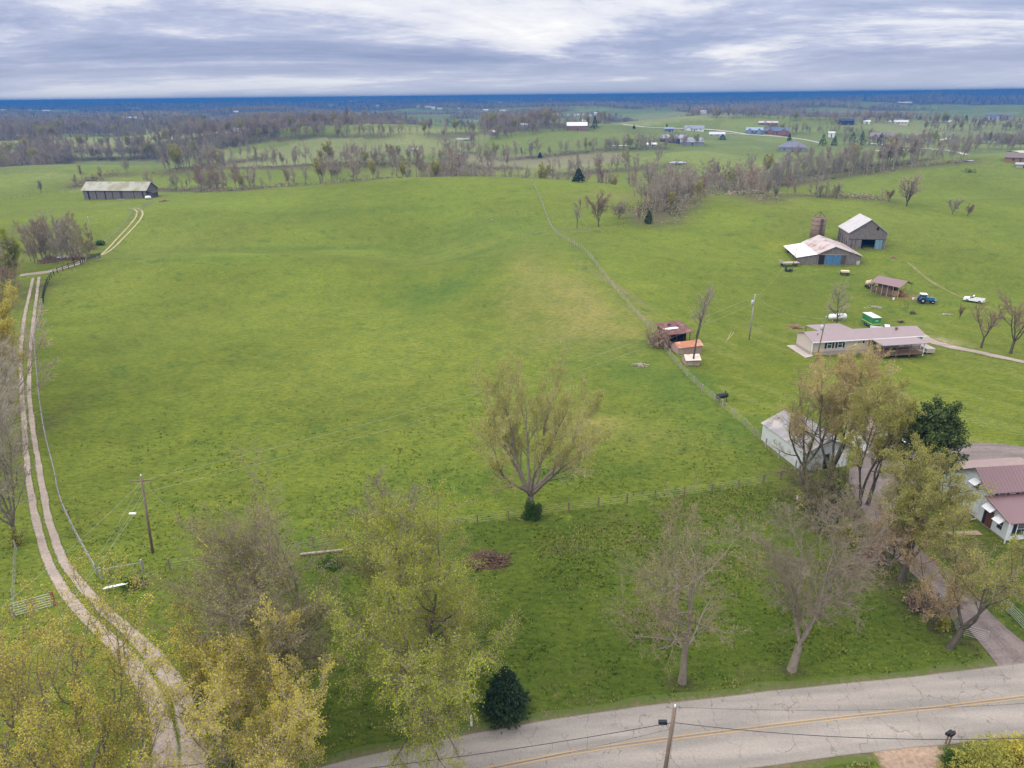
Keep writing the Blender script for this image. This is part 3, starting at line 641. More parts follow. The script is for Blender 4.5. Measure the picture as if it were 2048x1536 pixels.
woods('woods', 'dark blue forest belt along the horizon', np.column_stack([x, y]), rng.uniform(10, 20, len(x))*(.6+1.1*vn(x, y, 900, 68)), pick_kind(len(x)), 5, 1.3, 3, 5)
# ------------------------------------------------------------------ nearer trees, each on its own
def hfor(p, pyt):
    lo, hi = .3, 60
    for _ in range(30):
        m = (lo+hi)/2
        if proj((p[0], p[1], p[2]+m))[1] > pyt: lo = m
        else: hi = m
    return lo
def wfor(p, wpx): return wpx*proj(p)[2]/FOC
def T(px, py, pyt, label, tm, cm, lm=None, group=None, rz=0.0, name='tree', cat='tree', **k):
    p = at(px, py); h = hfor(p, pyt); k['trunk_r'] = k.get('trunk_r', .3)*.72; k['leaf'] = (max(1, int(k.get('leaf', 0)*.8)) if lm and k.get('leaf') else 0); k['leaf_size'] = k.get('leaf_size', .12)*.56; M = tree_mesh(int(px*7+py), h*.94, **k); p[2] -= .1
    return make_tree(p, label, M, tm, cm, lm, rz=rz, name=name, cat=cat, group=group)
# the big vase-shaped tree on the wire fence
T(1062, 1016, 748, 'tall vase-shaped tree with gold-tinged twigs standing on the wire fence, dark shrub round its foot', BARK, TWIGT, LEAFO, stems=8, stem_ang=37, trunk_r=.50, fork=.45, crown0=.24, nb=(13, 9, 8, 4),
  ang=(30, 34, 38, 36), lr=(.34, .40, .42, .42), up=(.14, .10, .06, .04), leaf=3, leaf_size=.17, leaf_spread=.12, twig_r=.007, wob=.11, rz=.5, stem_up=.05, shape=.25)
# two spreading bare trees by the road
T(1364, 1364, 1035, 'wide bare tree by the road with a thick pale trunk, nearer the roadside power pole', BARK, TWIGN, BUDR, stems=1, trunk_r=.42, crown0=.22, nb=(20, 10, 8, 4), ang=(62, 44, 42, 40), lr=(.50, .46, .42, .45),
  up=(.07, .04, .02, .0), leaf=1, leaf_size=.09, twig_r=.010, wob=.13, shape=.42)
T(1583, 1340, 1055, 'wide bare roadside tree leaning right, between the upright one and the driveway', BARK, TWIGN, None, stems=3, stem_ang=34, fork=.8, trunk_r=.40, crown0=.10, nb=(15, 10, 8, 5), ang=(52, 46, 42, 40), lr=(.50, .48, .42, .45),
  up=(.05, .04, .02, .0), twig_r=.010, wob=.12, shape=.35, lean=(.26, .08), rz=.4)
# lime, olive and grey crowns left of the middle
T(838, 1452, 1085, 'broad tree coming into bright lime-green leaf beside the road', BARKD, TWIGN, LEAFL, stems=3, stem_ang=32, fork=.7, trunk_r=.55, crown0=.12, nb=(18, 11, 8, 4), ang=(56, 48, 45, 45), lr=(.46, .46, .44, .45),
  up=(.06, .03, .0, -.02), leaf=7, leaf_size=.15, leaf_spread=.14, twig_r=.009, wob=.12, shape=.25)
T(582, 1408, 1050, 'large grey-limbed tree with sparse olive buds, left of the lime-green tree', BARK, TWIGN, LEAFO, stems=5, stem_ang=44, fork=.7, trunk_r=.55, crown0=.12, nb=(13, 10, 8, 5), ang=(50, 44, 42, 40), lr=(.52, .46, .44, .45),
  up=(.08, .06, .03, .02), leaf=2, leaf_size=.13, leaf_spread=.10, twig_r=.010, wob=.10, shape=.25)
T(800, 1250, 985, 'leafless grey-brown tree rising behind the lime-green tree', BARKD, TWIGN, None, stems=4, stem_ang=30, fork=.6, trunk_r=.42, crown0=.15, nb=(12, 10, 8, 5), ang=(44, 42, 42, 40), lr=(.42, .45, .44, .45),
  up=(.08, .06, .03, .02), twig_r=.010, wob=.11, shape=.25)
# gold-budded trees in the lower left corner
gold = dict(leaf=4, leaf_size=.15, leaf_spread=.13, twig_r=.009, wob=.10, shape=.25)
g_ = 'gold-budded trees in the lower left corner'
T(185, 1640, 1215, 'gold-budded tree in the bottom left corner beside the gravel track, left of the track', BARK, TWIGN, LEAFY, g_, stems=5, stem_ang=26, fork=.6, trunk_r=.34, crown0=.25, nb=(10, 7, 6, 4), ang=(38, 38, 40, 40), lr=(.36, .42, .42, .45), up=(.16, .10, .05, .03), **gold)
T(20, 1560, 1240, 'gold-budded tree cut by the left edge of the picture', BARK, TWIGN, LEAFY, g_, stems=3, stem_ang=24, fork=.6, trunk_r=.3, crown0=.25, nb=(10, 7, 6, 4), ang=(38, 38, 40, 40), lr=(.36, .42, .42, .45), up=(.16, .10, .05, .03), **gold)
T(262, 1720, 1330, 'slim gold-budded tree at the foot of the picture where the gravel track meets the road', BARK, TWIGN, LEAFY, g_, stems=4, stem_ang=24, fork=.6, trunk_r=.3, crown0=.25, nb=(10, 7, 6, 4), ang=(38, 38, 40, 40), lr=(.36, .42, .42, .45), up=(.16, .10, .05, .03), **gold)
T(450, 1520, 1230, 'gold-budded tree just right of the gravel track, in front of the olive-budded tree', BARK, TWIGN, LEAFY, g_, stems=4, stem_ang=30, fork=.6, trunk_r=.28, crown0=.2, nb=(9, 7, 6, 4), ang=(42, 40, 40, 40), lr=(.36, .42, .42, .45), up=(.14, .10, .05, .03), **gold)
T(560, 1660, 1330, 'gold-budded tree low in the picture below the olive-budded tree', BARK, TWIGT, LEAFY, g_, stems=5, stem_ang=34, fork=.6, trunk_r=.3, crown0=.2, nb=(12, 9, 7, 4), ang=(46, 42, 40, 40), lr=(.40, .42, .42, .45), up=(.12, .08, .05, .03), **gold)
# trees down the left edge
for px, py, pyt, lab, cm, lm, st in (
    (36, 1085, 775, 'bare broom-shaped tree beside the gravel track with a bushy trunk', TWIG, None, 6),
    (-30, 1010, 700, 'bare brown tree left of the track, cut by the picture edge', TWIG, None, 6),
    (-8, 905, 660, 'brown twiggy tree at the left edge beside the straight part of the track', TWIGT, None, 6),
    (-14, 830, 600, 'tree with gold buds at the left edge beside the upper track', TWIGT, LEAFY, 5),
    (12, 775, 590, 'greyish bare tree at the left edge, between two budding ones', TWIG, None, 5),
    (-6, 715, 560, 'tan twiggy tree at the left edge halfway up the track', TWIGT, LEAFO, 5),
    (10, 655, 530, 'brown leafless tree at the left edge just below the track junction', TWIGR, None, 5),
    (-20, 620, 470, 'tall grey tree at the left edge below the yellow-green one', TWIG, None, 5),
    (18, 580, 462, 'tree with fresh yellow-green leaves at the left edge by the track junction', TWIGT, LEAFL, 5),
    (-12, 550, 445, 'leafless tan tree at the left edge above the track junction', TWIGT, LEAFO, 5)):
    T(px, py, pyt, lab, BARK, cm, lm, stems=st, stem_ang=30, fork=.5, trunk_r=.26, crown0=.12, nb=(10, 10, 8, 4), ang=(38, 36, 38, 38), lr=(.42, .44, .44, .45), up=(.14, .10, .05, .03), twig_r=.016, leaf=5 if lm else 0, leaf_size=.26, leaf_spread=.2)
# copse with the pond glinting behind
crng = random.Random(3)
for k in range(24):
    px, py = 64+k*5.0+crng.uniform(-4, 4), crng.uniform(514, 529)
    T(px, py, py-crng.uniform(72, 96), ('grey' if k % 3 else 'tan')+'-twigged bare tree in the copse in front of the pond', BARK, TWIG if k % 3 else TWIGR, LEAFO if k > 19 else None, 'bare trees of the copse by the pond',
      stems=1, trunk_r=.12, crown0=.08, nb=(18, 9, 8), ang=(36, 36, 38), lr=(.30, .45, .45), up=(.14, .10, .05), twig_r=.022, leaf=2, leaf_size=.25, leaf_spread=.2)
# right-hand cluster round the driveway
c5 = dict(twig_r=.010, wob=.10, shape=.25)
T(1603, 968, 770, 'dark-trunked tree with forking bare limbs in front of the pale metal shed', BARKD, TWIGN, LEAFO, stems=4, stem_ang=32, fork=.8, trunk_r=.36, crown0=.2, nb=(10, 8, 7, 4), ang=(44, 42, 40, 40), lr=(.40, .42, .42, .45), up=(.08, .08, .05, .03), leaf=1, leaf_size=.14, rz=1.0, **c5)
T(1657, 1000, 722, 'tallest tan-budded tree by the driveway, its crown rising above the pale metal shed roof', BARKD, TWIGT, BUDR, stems=4, stem_ang=24, fork=.9, trunk_r=.40, crown0=.28, nb=(13, 10, 8, 4), ang=(44, 42, 42, 40), lr=(.36, .45, .44, .45), up=(.09, .08, .05, .03), leaf=4, leaf_size=.16, leaf_spread=.12, **c5)
T(1708, 1058, 760, 'tall slim tree with olive-gold leaves right of the pale metal shed', BARKD, TWIGN, LEAFO, stems=2, stem_ang=14, fork=.9, trunk_r=.34, crown0=.26, nb=(17, 10, 8, 4), ang=(52, 45, 42, 40), lr=(.27, .45, .44, .45), up=(.06, .06, .04, .03), leaf=4, leaf_size=.16, leaf_spread=.12, **c5)
T(1735, 1010, 770, 'slanting olive-budded tree between the slim tree and the pine by the driveway', BARKD, TWIG, BUDR, stems=2, stem_ang=16, fork=.8, trunk_r=.28, crown0=.3, nb=(14, 9, 8, 4), ang=(50, 45, 42, 40), lr=(.28, .45, .44, .45), up=(.06, .06, .04, .03), leaf=3, leaf_size=.15, leaf_spread=.12, lean=(.1, 0), **c5)
T(1803, 1160, 925, 'forked dark-trunked tree with yellow-green leaves over the lower driveway', BARKD, TWIGN, LEAFO, stems=4, stem_ang=32, fork=.7, trunk_r=.42, crown0=.25, nb=(13, 10, 8, 4), ang=(46, 44, 42, 40), lr=(.40, .45, .44, .45), up=(.06, .06, .04, .03), leaf=4, leaf_size=.15, leaf_spread=.12, lean=(.05, 0), **c5)
T(1898, 1296, 1065, 'yellow-leaved tree leaning right across the driveway near the road', BARKD, TWIGN, LEAFO, stems=3, stem_ang=36, fork=.8, trunk_r=.30, crown0=.25, nb=(12, 9, 8, 4), ang=(48, 44, 42, 40), lr=(.40, .45, .44, .45), up=(.04, .06, .04, .0), leaf=3, leaf_size=.14, leaf_spread=.12, lean=(.42, .06), **c5)
T(1862, 1262, 1120, 'small bare tree in the undergrowth left of the driveway', BARKD, TWIGR, BUDR, stems=4, stem_ang=34, fork=.5, trunk_r=.16, crown0=.15, nb=(10, 8, 7, 4), ang=(46, 44, 42, 40), lr=(.40, .45, .44, .45), up=(.06, .06, .04, .03), leaf=1, leaf_size=.11, **c5)
T(1775, 1140, 1010, 'twiggy bare tree in the brown thicket above the two spreading roadside trees', BARKD, TWIGR, BUDR, stems=5, stem_ang=38, fork=.5, trunk_r=.16, crown0=.15, nb=(10, 8, 7, 4), ang=(46, 44, 42, 40), lr=(.40, .45, .44, .45), up=(.06, .06, .04, .03), leaf=1, leaf_size=.11, **c5)
T(1640, 1040, 925, 'russet undergrowth tree beneath the tall shed trees', BARKD, TWIGR, LEAFG, stems=5, stem_ang=38, fork=.5, trunk_r=.14, crown0=.1, nb=(9, 8, 7, 4), ang=(46, 44, 42, 40), lr=(.42, .45, .44, .45), up=(.06, .06, .04, .03), leaf=1, leaf_size=.14, **c5)
def pine(px, py, pyt):
    p = at(px, py); h = hfor(p, pyt); rng = np.random.default_rng(17); mt = MB().tube([(0, 0, 0), (.2, 0, h*.5), (0, .1, h*.97)], [.38, .26, .06], 8)
    V, F = [], []; tv = [np.array(mt.v)]; tf = [np.array([list(f) for f in mt.f if len(f) == 4])]
    n = 46; t = np.sort(rng.random(n)**.8)*.50+.50; az = np.arange(n)*2.4; L_ = (1.05-t)*h*.28+1.0+rng.random(n)*1.2
    P, Rr = grow(rng, np.stack([np.zeros(n), np.zeros(n), t*h*.96], -1), np.stack([np.cos(az), np.sin(az), .12+.3*t], -1), L_, .10*(1.2-t), np.full(n, .02), 5, .08, .05)
    a = tubes(P, Rr, 4); tf.append(a[1]+sum(map(len, tv))); tv.append(a[0])
    p2, d2, l2, r2 = children(rng, P, Rr, 11, .3, 1, 48, .30, .5, L_, .2); P2_, R2_ = grow(rng, p2, d2, l2, r2, r2*.4, 3, .1, .12)
    a = tubes(P2_, R2_, 3); tf.append(a[1]+sum(map(len, tv))); tv.append(a[0])
    V, F = leaf_cards(rng, P2_, 34, .19, .20)
    c = np.vstack([V]); r = empty('pine_tree', p, 0, 'tall dark green pine with a flat-topped layered crown above the driveway', 'pine tree')
    meshobj('trunk', np.vstack(tv), np.vstack(tf), BARKD, r, smooth=True); meshobj('crown', c, F, NEEDLEB, r)
pine(1822, 1062, 812)
# trees by the sheds, home and farmyard
T(1385, 730, 562, 'tall thin bare tree with upright stems growing against the smallest shed', BARKD, TWIG, None, stems=3, stem_ang=16, fork=1.3, trunk_r=.20, crown0=.25, nb=(12, 10, 8), ang=(38, 38, 38), lr=(.30, .45, .45), up=(.12, .08, .05), twig_r=.010, lean=(.05, 0))
T(1672, 655, 570, 'bare oval-crowned tree behind the long home, in front of the white tank', BARKD, TWIG, None, stems=1, trunk_r=.28, crown0=.25, nb=(17, 9, 7, 3), ang=(50, 42, 40, 40), lr=(.42, .45, .45, .4), up=(.08, .06, .04, .0), twig_r=.014)
T(1962, 696, 604, 'smaller russet-twigged bare tree above the gravel drive at the right', BARKD, TWIGR, None, stems=3, stem_ang=30, fork=1.0, trunk_r=.24, crown0=.2, nb=(10, 8, 7, 3), ang=(44, 42, 40, 40), lr=(.44, .45, .45, .4), up=(.1, .06, .04, .0), twig_r=.014)
T(2021, 707, 588, 'larger russet-twigged bare tree at the right edge above the gravel drive', BARKD, TWIGR, None, stems=4, stem_ang=32, fork=.9, trunk_r=.30, crown0=.2, nb=(10, 8, 7, 3), ang=(44, 42, 40, 40), lr=(.44, .45, .45, .4), up=(.1, .06, .04, .0), twig_r=.014)
T(1919, 637, 606, 'small yellow-green leafing sapling near the white pickup on the slope', BARKD, TWIGR, LEAFO, stems=4, stem_ang=22, fork=.5, trunk_r=.10, crown0=.1, nb=(6, 5, 4), ang=(34, 36, 38), lr=(.42, .45, .45), up=(.1, .06, .04), twig_r=.016, leaf=3, leaf_size=.2)
m5 = dict(crown0=.2, nb=(12, 9, 8), ang=(44, 42, 40), lr=(.42, .45, .45), up=(.1, .06, .04), twig_r=.028)
T(1154, 457, 398, 'thin bare tree with a crooked trunk right of the fence corner', BARKD, TWIG, None, stems=1, trunk_r=.16, **m5)
T(1197, 453, 384, 'round-crowned bare tree in the hollow right of the fence corner', BARKD, TWIGR, None, stems=4, stem_ang=28, fork=.5, trunk_r=.25, **m5)
T(1238, 438, 402, 'low russet thicket tree beside the round-crowned bare tree', BARKD, TWIGT, None, stems=5, stem_ang=38, fork=.3, trunk_r=.14, **m5)
T(1813, 412, 350, 'lone vase-shaped bare tree in the field behind the barns', BARKD, TWIGT, None, stems=5, stem_ang=34, fork=.5, trunk_r=.36, **m5)
for px, py, pt, lab in ((1550, 396, 372, 'small bare tree left of the others along the low line behind the silo hill'), (1672, 398, 366, 'round bare tree above the tall barn, just beyond the hill crest'), (1640, 396, 370, 'spindly bare tree above the silo, just beyond the hill crest'),
                        (1778, 404, 380, 'short russet tree left of the lone vase-shaped tree'), (1905, 428, 395, 'small bare tree in the brushy hedge line far right'), (1935, 432, 408, 'shrubby russet tree in the brushy hedge line near the right edge'),
                        (83, 385, 362, 'little bare tree alone on the slope left of the long barn'), (352, 383, 350, 'bare tree standing alone right of the long barn')):
    T(px, py, pt, lab, BARKD, TWIGR if 'russet' in lab else TWIG, None, stems=3, stem_ang=26, fork=.5, trunk_r=.16, **m5)
# evergreens
def conif(px, py, pyt, wpx, label, m=NEEDLE, n=700, leaf=.6, name='evergreen_tree', group=None, power=.8, cat='evergreen tree'):
    p = at(px, py); h = hfor(p, pyt); w = wfor(p, wpx); M = conifer_mesh(int(px+py), h, w, n, leaf, power=power); return make_tree(p, label, M, BARKD, m, None, name=name, cat=cat, group=group)
conif(1157, 364, 337, 24, 'dark evergreen standing alone behind the crest right of the long fence top', n=900, leaf=.8, power=.55)
conif(1297, 447, 421, 17, 'small mid-green bushy evergreen at the edge of the creek thicket', NEEDLEB, n=700, leaf=.6, power=.5)
for px, py, pt, w, lab in ((1189, 257, 231, 14, 'tall dark conifer right of the pale-roofed barn on the far hill'), (1080, 316, 304, 9, 'small dark cedar on the far green hill'), (1578, 283, 266, 10, 'narrow dark conifer left of the grey hip-roofed house'),
    (1645, 291, 268, 20, 'leftmost blue-green conifer of the clump between house and road'), (1668, 291, 272, 14, 'small blue-green conifer second in the clump by the road'), (1704, 289, 264, 18, 'blue-green conifer at the middle of the clump by the road'),
    (1722, 291, 262, 20, 'tallest blue-green conifer of the clump by the road'), (1760, 292, 266, 24, 'separate dark conifer right of the clump by the road'), (1444, 280, 268, 18, 'rounded dark evergreen beside the dark farm sheds'),
    (1333, 262, 248, 8, 'narrow dark conifer by the small blue house'), (1840, 240, 230, 10, 'dark conifer on the far green field at right'), (1932, 240, 230, 8, 'little conifer left of the big white-gabled house'),
    (1268, 257, 250, 5, 'tiny dark cedar beside the dirt lane on the far hill'), (140, 316, 288, 10, 'dark cedar in the far left woods')):
    conif(px, py, pt, w, lab, NEEDLEB if 'blue' in lab else NEEDLE, n=420, leaf=1.0)
conif(1012, 1424, 1335, 100, 'dense black-green spruce beside the road under the lime-green tree', n=7000, leaf=.27, power=.6)
def bush(px, py, wpx, hpx, label, lm, tm=BARKD, n=1200, leaf=.2, group=None, name='shrub'):
    p = at(px, py); w = wfor(p, wpx)/2; h = wfor(p, hpx)*1.05; V = bush_mesh(int(px*3+py), w, w*.8, h, n, leaf)
    r = empty(name, p, 0, label, 'shrub', group); meshobj('stems', *V[0], tm, r); meshobj('foliage', *V[1], lm, r); return r
bush(1064, 1036, 40, 42, 'dark green ivy-like shrub round the foot of the vase-shaped tree', LEAFG, n=5200, leaf=.12)
bush(1322, 694, 50, 36, 'russet brush clump beside the rusty open shed', TWIGR, n=1600, leaf=.22)
def twigbush(px, py, pyt, label, cm, lm=None, ang=42, st=9, **k):
    return T(px, py, pyt, label, BARKD, cm, lm, name='shrub', cat='shrub', stems=st, stem_ang=ang, fork=.1, trunk_r=.06, crown0=.15, nb=(7, 6, 5), ang=(40, 40, 40), lr=(.4, .45, .45), up=(.05, .04, .02), twig_r=.010, **k)
twigbush(1305, 692, 652, 'thin russet twigs sprawling from the brush clump by the rusty shed', TWIGR, None)
bush(1980, 1560, 190, 70, 'yellow-flowering hedge shrub in the bottom right corner by the mailboxes', LEAFO, n=7000, leaf=.14)
bush(2040, 1530, 120, 60, 'yellow-green shrub at the right edge below the road', LEAFY, n=4200, leaf=.14)
bush(1910, 1525, 60, 22, 'low green weeds right behind the mailboxes', LEAFG, n=1400, leaf=.12)
for px, py, w, h, lab, lm, nn in ((1625, 1010, 70, 46, 'green underbrush at the foot of the shed trees', LEAFO, 2200), (1690, 1075, 80, 40, 'leafy underbrush below the slim driveway trees', LEAFO, 2400), (1650, 1060, 50, 36, 'dark green briar patch left of the driveway', LEAFG, 1600),
      (1800, 1075, 70, 60, 'dark green bushes under the pine', LEAFG, 2600), (1745, 1120, 60, 44, 'russet thicket at the bend of the driveway', TWIGR, 1600), (1840, 1215, 60, 46, 'russet-brown briars left of the lower driveway', TWIGR, 1600),
      (1880, 1255, 40, 30, 'olive brush at the foot of the leaning yellow tree', LEAFO, 1000), (1860, 1010, 60, 40, 'yellow-green bush beside the white house gable', LEAFO, 2000), (1920, 1040, 40, 26, 'low shrub at the foundation of the white house', BUDR, 900),
      (100, 524, 50, 12, 'low russet brush under the left half of the copse', TWIGR, 1500), (150, 520, 50, 12, 'low russet brush under the right half of the copse', TWIGR, 1500), (200, 490, 20, 10, 'dark shrub at the end of the black board fence', LEAFG, 500), (178, 497, 34, 14, 'tan brush beside the copse', TWIGR, 700), (33, 1090, 22, 40, 'grey-green bushy growth around the left edge trunk', LEAFO, 900),
      (665, 1130, 60, 12, 'low weeds under the fallen pale log by the fence', LEAFG, 900), (270, 1170, 60, 14, 'dark weedy growth around the white tube gate', LEAFG, 900), (1940, 345, 30, 9, 'low hedge near the small brick house', LEAFG, 300)):
    bush(px, py, w, h, lab, lm, n=nn, leaf=.18 if py > 600 else .35)
# ------------------------------------------------------------------ roads, tracks, water
def chaikin(p, k=2):
    p = np.asarray(p, float)
    for _ in range(k):
        q = [p[0]]
        for a, b in zip(p, p[1:]): q += [a*.75+b*.25, a*.25+b*.75]
        q.append(p[-1]); p = np.array(q)
    return p
def resample(p, st):
    s = np.hypot(*np.diff(p[:, :2], axis=0).T); c = np.concatenate([[0], np.cumsum(s)]); t = np.linspace(0, c[-1], max(2, int(c[-1]/st)+1))
    return np.column_stack([np.interp(t, c, p[:, 0]), np.interp(t, c, p[:, 1])])
def ribbon(name, pts, w, m, label, lift=.05, st=1.0, nx=4, ragged=0.0, kind='structure', parent=None, off=0.0, sk=2):
    """strip laid on the terrain along world points; w = width or list of widths"""
    p = resample(chaikin(pts, sk), st); n = len(p); d = np.gradient(p, axis=0); d /= np.hypot(d[:, 0], d[:, 1])[:, None]; nn = np.column_stack([-d[:, 1], d[:, 0]])
    ww = np.interp(np.linspace(0, 1, n), np.linspace(0, 1, len(w)), w) if hasattr(w, '__len__') else np.full(n, w)
    rg = np.random.default_rng(int(abs(p[0, 0]*13+n))); V = []
    for j in range(nx+1):
        f = (j/nx-.5)
        e = ragged*(vn(p[:, 0]*1.0+j*50, p[:, 1], 2.6, 71)-.5)*2 if j in (0, nx) else 0
        q = p+nn*(f*ww+off+(e if j else -e))[:, None]*1.0
        V.append(np.column_stack([q, H(q[:, 0], q[:, 1])+lift]))
    V = np.array(V); idx = np.arange((nx+1)*n).reshape(nx+1, n)
    F = np.stack([idx[:-1, :-1], idx[1:, :-1], idx[1:, 1:], idx[:-1, 1:]], -1).reshape(-1, 4)[:, ::-1]
    o = meshobj(name, V.reshape(-1, 3), F, m, parent, smooth=True)
    uv = o.data.attributes.new('across', 'FLOAT', 'POINT'); uv.data.foreach_set('value', np.repeat(np.linspace(-1, 1, nx+1), n).astype(np.float32))
    return tag(o, label, None, None, kind) if parent is None else o
def Wp(*pp): return [at(*q)[:2] for q in pp]
def grit(name, c1, c2, sc=6.0, edge=None, crack=None, rough=.95):
    """loose or paved surface; edge = grass colour creeping in at the sides"""
    m = bpy.data.materials.new(name); m.use_nodes = True; n, L = NT(m.node_tree)
    b = n('ShaderNodeBsdfPrincipled', i_Roughness=rough); b.inputs['Specular IOR Level'].default_value = .15; o = n('ShaderNodeOutputMaterial'); L(b.outputs[0], o.inputs[0]); tc = n('ShaderNodeTexCoord')
    t = n('ShaderNodeTexNoise', i_Scale=sc, i_Detail=8.0, i_Roughness=.7); L(tc.outputs['Object'], t.inputs['Vector']); r = ramp(n, [(.35, c1), (.65, c2)]); L(t.outputs[0], r.inputs[0]); cur = r.outputs[0]
    t2 = n('ShaderNodeTexNoise', i_Scale=.35, i_Detail=6.0); mq = n('ShaderNodeMapping'); mq.inputs['Rotation'].default_value = (0, 0, -.16); mq.inputs['Scale'].default_value = (.35, 2.4, 1); L(tc.outputs['Object'], mq.inputs[0]); L(mq.outputs[0], t2.inputs['Vector']); r2 = ramp(n, [(.35, (.84, .84, .84)), (.65, (1.08, 1.07, 1.05))]); L(t2.outputs[0], r2.inputs[0])
    x = n('ShaderNodeMix', data_type='RGBA', blend_type='MULTIPLY'); x.inputs[0].default_value = 1; L(cur, x.inputs[6]); L(r2.outputs[0], x.inputs[7]); cur = x.outputs[2]
    if crack:
        wv = n('ShaderNodeTexNoise', i_Scale=1.2, i_Detail=5.0); L(tc.outputs['Object'], wv.inputs['Vector'])
        ad = n('ShaderNodeMix', data_type='RGBA', blend_type='LINEAR_LIGHT'); ad.inputs[0].default_value = .35; L(tc.outputs['Object'], ad.inputs[6]); L(wv.outputs['Color'], ad.inputs[7])
        mp = n('ShaderNodeMapping'); mp.inputs['Rotation'].default_value = (0, 0, -.2); mp.inputs['Scale'].default_value = (.5, .22, 1); L(ad.outputs[2], mp.inputs[0])
        vo = n('ShaderNodeTexVoronoi', feature='DISTANCE_TO_EDGE', i_Scale=1.0); L(mp.outputs[0], vo.inputs['Vector']); rc = ramp(n, [(.0, (1, 1, 1)), (.006, (.6, .6, .6)), (.014, (0, 0, 0))]); L(vo.outputs[0], rc.inputs[0])
        t3 = n('ShaderNodeTexNoise', i_Scale=.5, i_Detail=2.0); L(tc.outputs['Object'], t3.inputs['Vector']); r3 = ramp(n, [(.42, (0, 0, 0)), (.55, (1, 1, 1))]); L(t3.outputs[0], r3.inputs[0])
        x = n('ShaderNodeMix', data_type='RGBA'); L(math_(n, L, 'MULTIPLY', math_(n, L, 'MULTIPLY', rc.outputs[0], r3.outputs[0]), .75), x.inputs[0]); L(cur, x.inputs[6]); x.inputs[7].default_value = tuple(crack)+(1,); cur = x.outputs[2]
    if crack:
        a = n('ShaderNodeAttribute', attribute_name='across'); wt = math_(n, L, 'ABSOLUTE', math_(n, L, 'SUBTRACT', math_(n, L, 'ABSOLUTE', a.outputs['Fac']), .5)); rw = ramp(n, [(.0, (1.06, 1.05, 1.04)), (.18, (1.06, 1.05, 1.04)), (.32, (.90, .90, .90)), (.46, (.94, .93, .91)), (.5, (.72, .70, .64))]); L(wt, rw.inputs[0])
        x = n('ShaderNodeMix', data_type='RGBA', blend_type='MULTIPLY'); x.inputs[0].default_value = 1; L(cur, x.inputs[6]); L(rw.outputs[0], x.inputs[7]); cur = x.outputs[2]
    if edge:
        a = n('ShaderNodeAttribute', attribute_name='across'); ab = math_(n, L, 'ABSOLUTE', a.outputs['Fac'])
        t4 = n('ShaderNodeTexNoise', i_Scale=2.2, i_Detail=5.0, i_Roughness=.7); L(tc.outputs['Object'], t4.inputs['Vector'])
        e = math_(n, L, 'MULTIPLY_ADD', t4.outputs[0], .9, math_(n, L, 'SUBTRACT', ab, 1.0)); re = ramp(n, [(.22, (0, 0, 0)), (.40, (1, 1, 1))]); L(e, re.inputs[0])
        x = n('ShaderNodeMix', data_type='RGBA'); L(re.outputs[0], x.inputs[0]); L(cur, x.inputs[6]); x.inputs[7].default_value = tuple(edge)+(1,); cur = x.outputs[2]
    L(cur, b.inputs['Base Color']); bp = n('ShaderNodeBump', i_Strength=.35, i_Distance=.04); L(t.outputs[0], bp.inputs['Height']); L(bp.outputs[0], b.inputs['Normal']); return m
M_ROAD = grit('old_asphalt', (.235, .212, .188), (.31, .28, .25), 9, None, (.11, .085, .07)); M_DRIVE = grit('drive_asphalt', (.155, .125, .115), (.215, .18, .165), 5, None, (.09, .07, .06))
M_GRAV = grit('gravel', (.24, .19, .15), (.38, .32, .27), 5, (.10, .115, .030)); M_DIRT = grit('dirt_gravel', (.24, .16, .11), (.36, .27, .20), 3, (.12, .11, .04)); M_YEL = grit('worn_yellow', (.42, .27, .12), (.32, .27, .20), 3.5); M_VERGE = grit('gravel_verge', (.17, .13, .085), (.10, .10, .04), 2.5, (.075, .105, .02))
M_TRK = grit('dirt_track', (.30, .25, .12), (.36, .31, .18), 3, (.11, .135, .035)); M_LANE = grit('worn_grass_lane', (.13, .145, .04), (.20, .17, .07), 1.2, (.11, .135, .022)); M_PALE = grit('pale_road', (.40, .36, .30), (.48, .44, .38), 3); M_WALK = grit('stone_walk', (.28, .21, .14), (.40, .31, .22), 4, (.10, .10, .04))
RC = Wp((3000, 1250), (2500, 1335), (2250, 1368), (2048, 1395), (1860, 1418), (1700, 1434), (1500, 1458), (1340, 1478), (1160, 1503), (990, 1536), (800, 1575), (600, 1625), (350, 1720), (0, 1880), (-500, 2150))
ribbon('road_verge', RC, 8.2, M_VERGE, 'ragged gravel and dirt verge along both sides of the road', .03, .8, 6, .35)
ribbon('road', RC, 6.5, M_ROAD, 'pale cracked two-lane country road', .06, .8, 8, .06)
for s_ in (-.13, .13): ribbon('road_marking', RC, .11, M_YEL, 'worn yellow centre line on the road', .075, .8, 1, .015, off=s_)
TL = Wp((66, 556), (50, 620), (43, 680), (41, 740), (45, 800), (50, 860), (53, 920), (60, 980), (72, 1040), (90, 1110), (118, 1170), (150, 1212), (200, 1262), (258, 1320), (305, 1390), (328, 1460), (335, 1560), (330, 1660), (300, 1760))
TR = Wp((78, 554), (70, 610), (62, 680), (58, 740), (59, 800), (66, 860), (76, 920), (86, 980), (99, 1050), (125, 1120), (158, 1167), (205, 1217), (270, 1275), (335, 1345), (372, 1410), (385, 1480), (385, 1580), (380, 1680), (360, 1760))
gw = [.72]*9+[.78, .85, .95, 1.2, 1.7, 2.4]
ribbon('gravel_track', TL, gw, M_GRAV, 'left wheel rut of the curving gravel farm track', .05, .7, 6, .12)
ribbon('gravel_track', TR, gw, M_GRAV, 'right wheel rut of the curving gravel farm track', .055, .7, 6, .12)
ribbon('gravel_track', Wp((40, 551), (60, 548), (95, 545), (130, 535), (165, 526), (200, 512)), [2.6, 3.0, 1.8, 1.4, 1.3], M_GRAV, 'pale gravel turnoff at the head of the farm track', .06, .8, 6, .3)
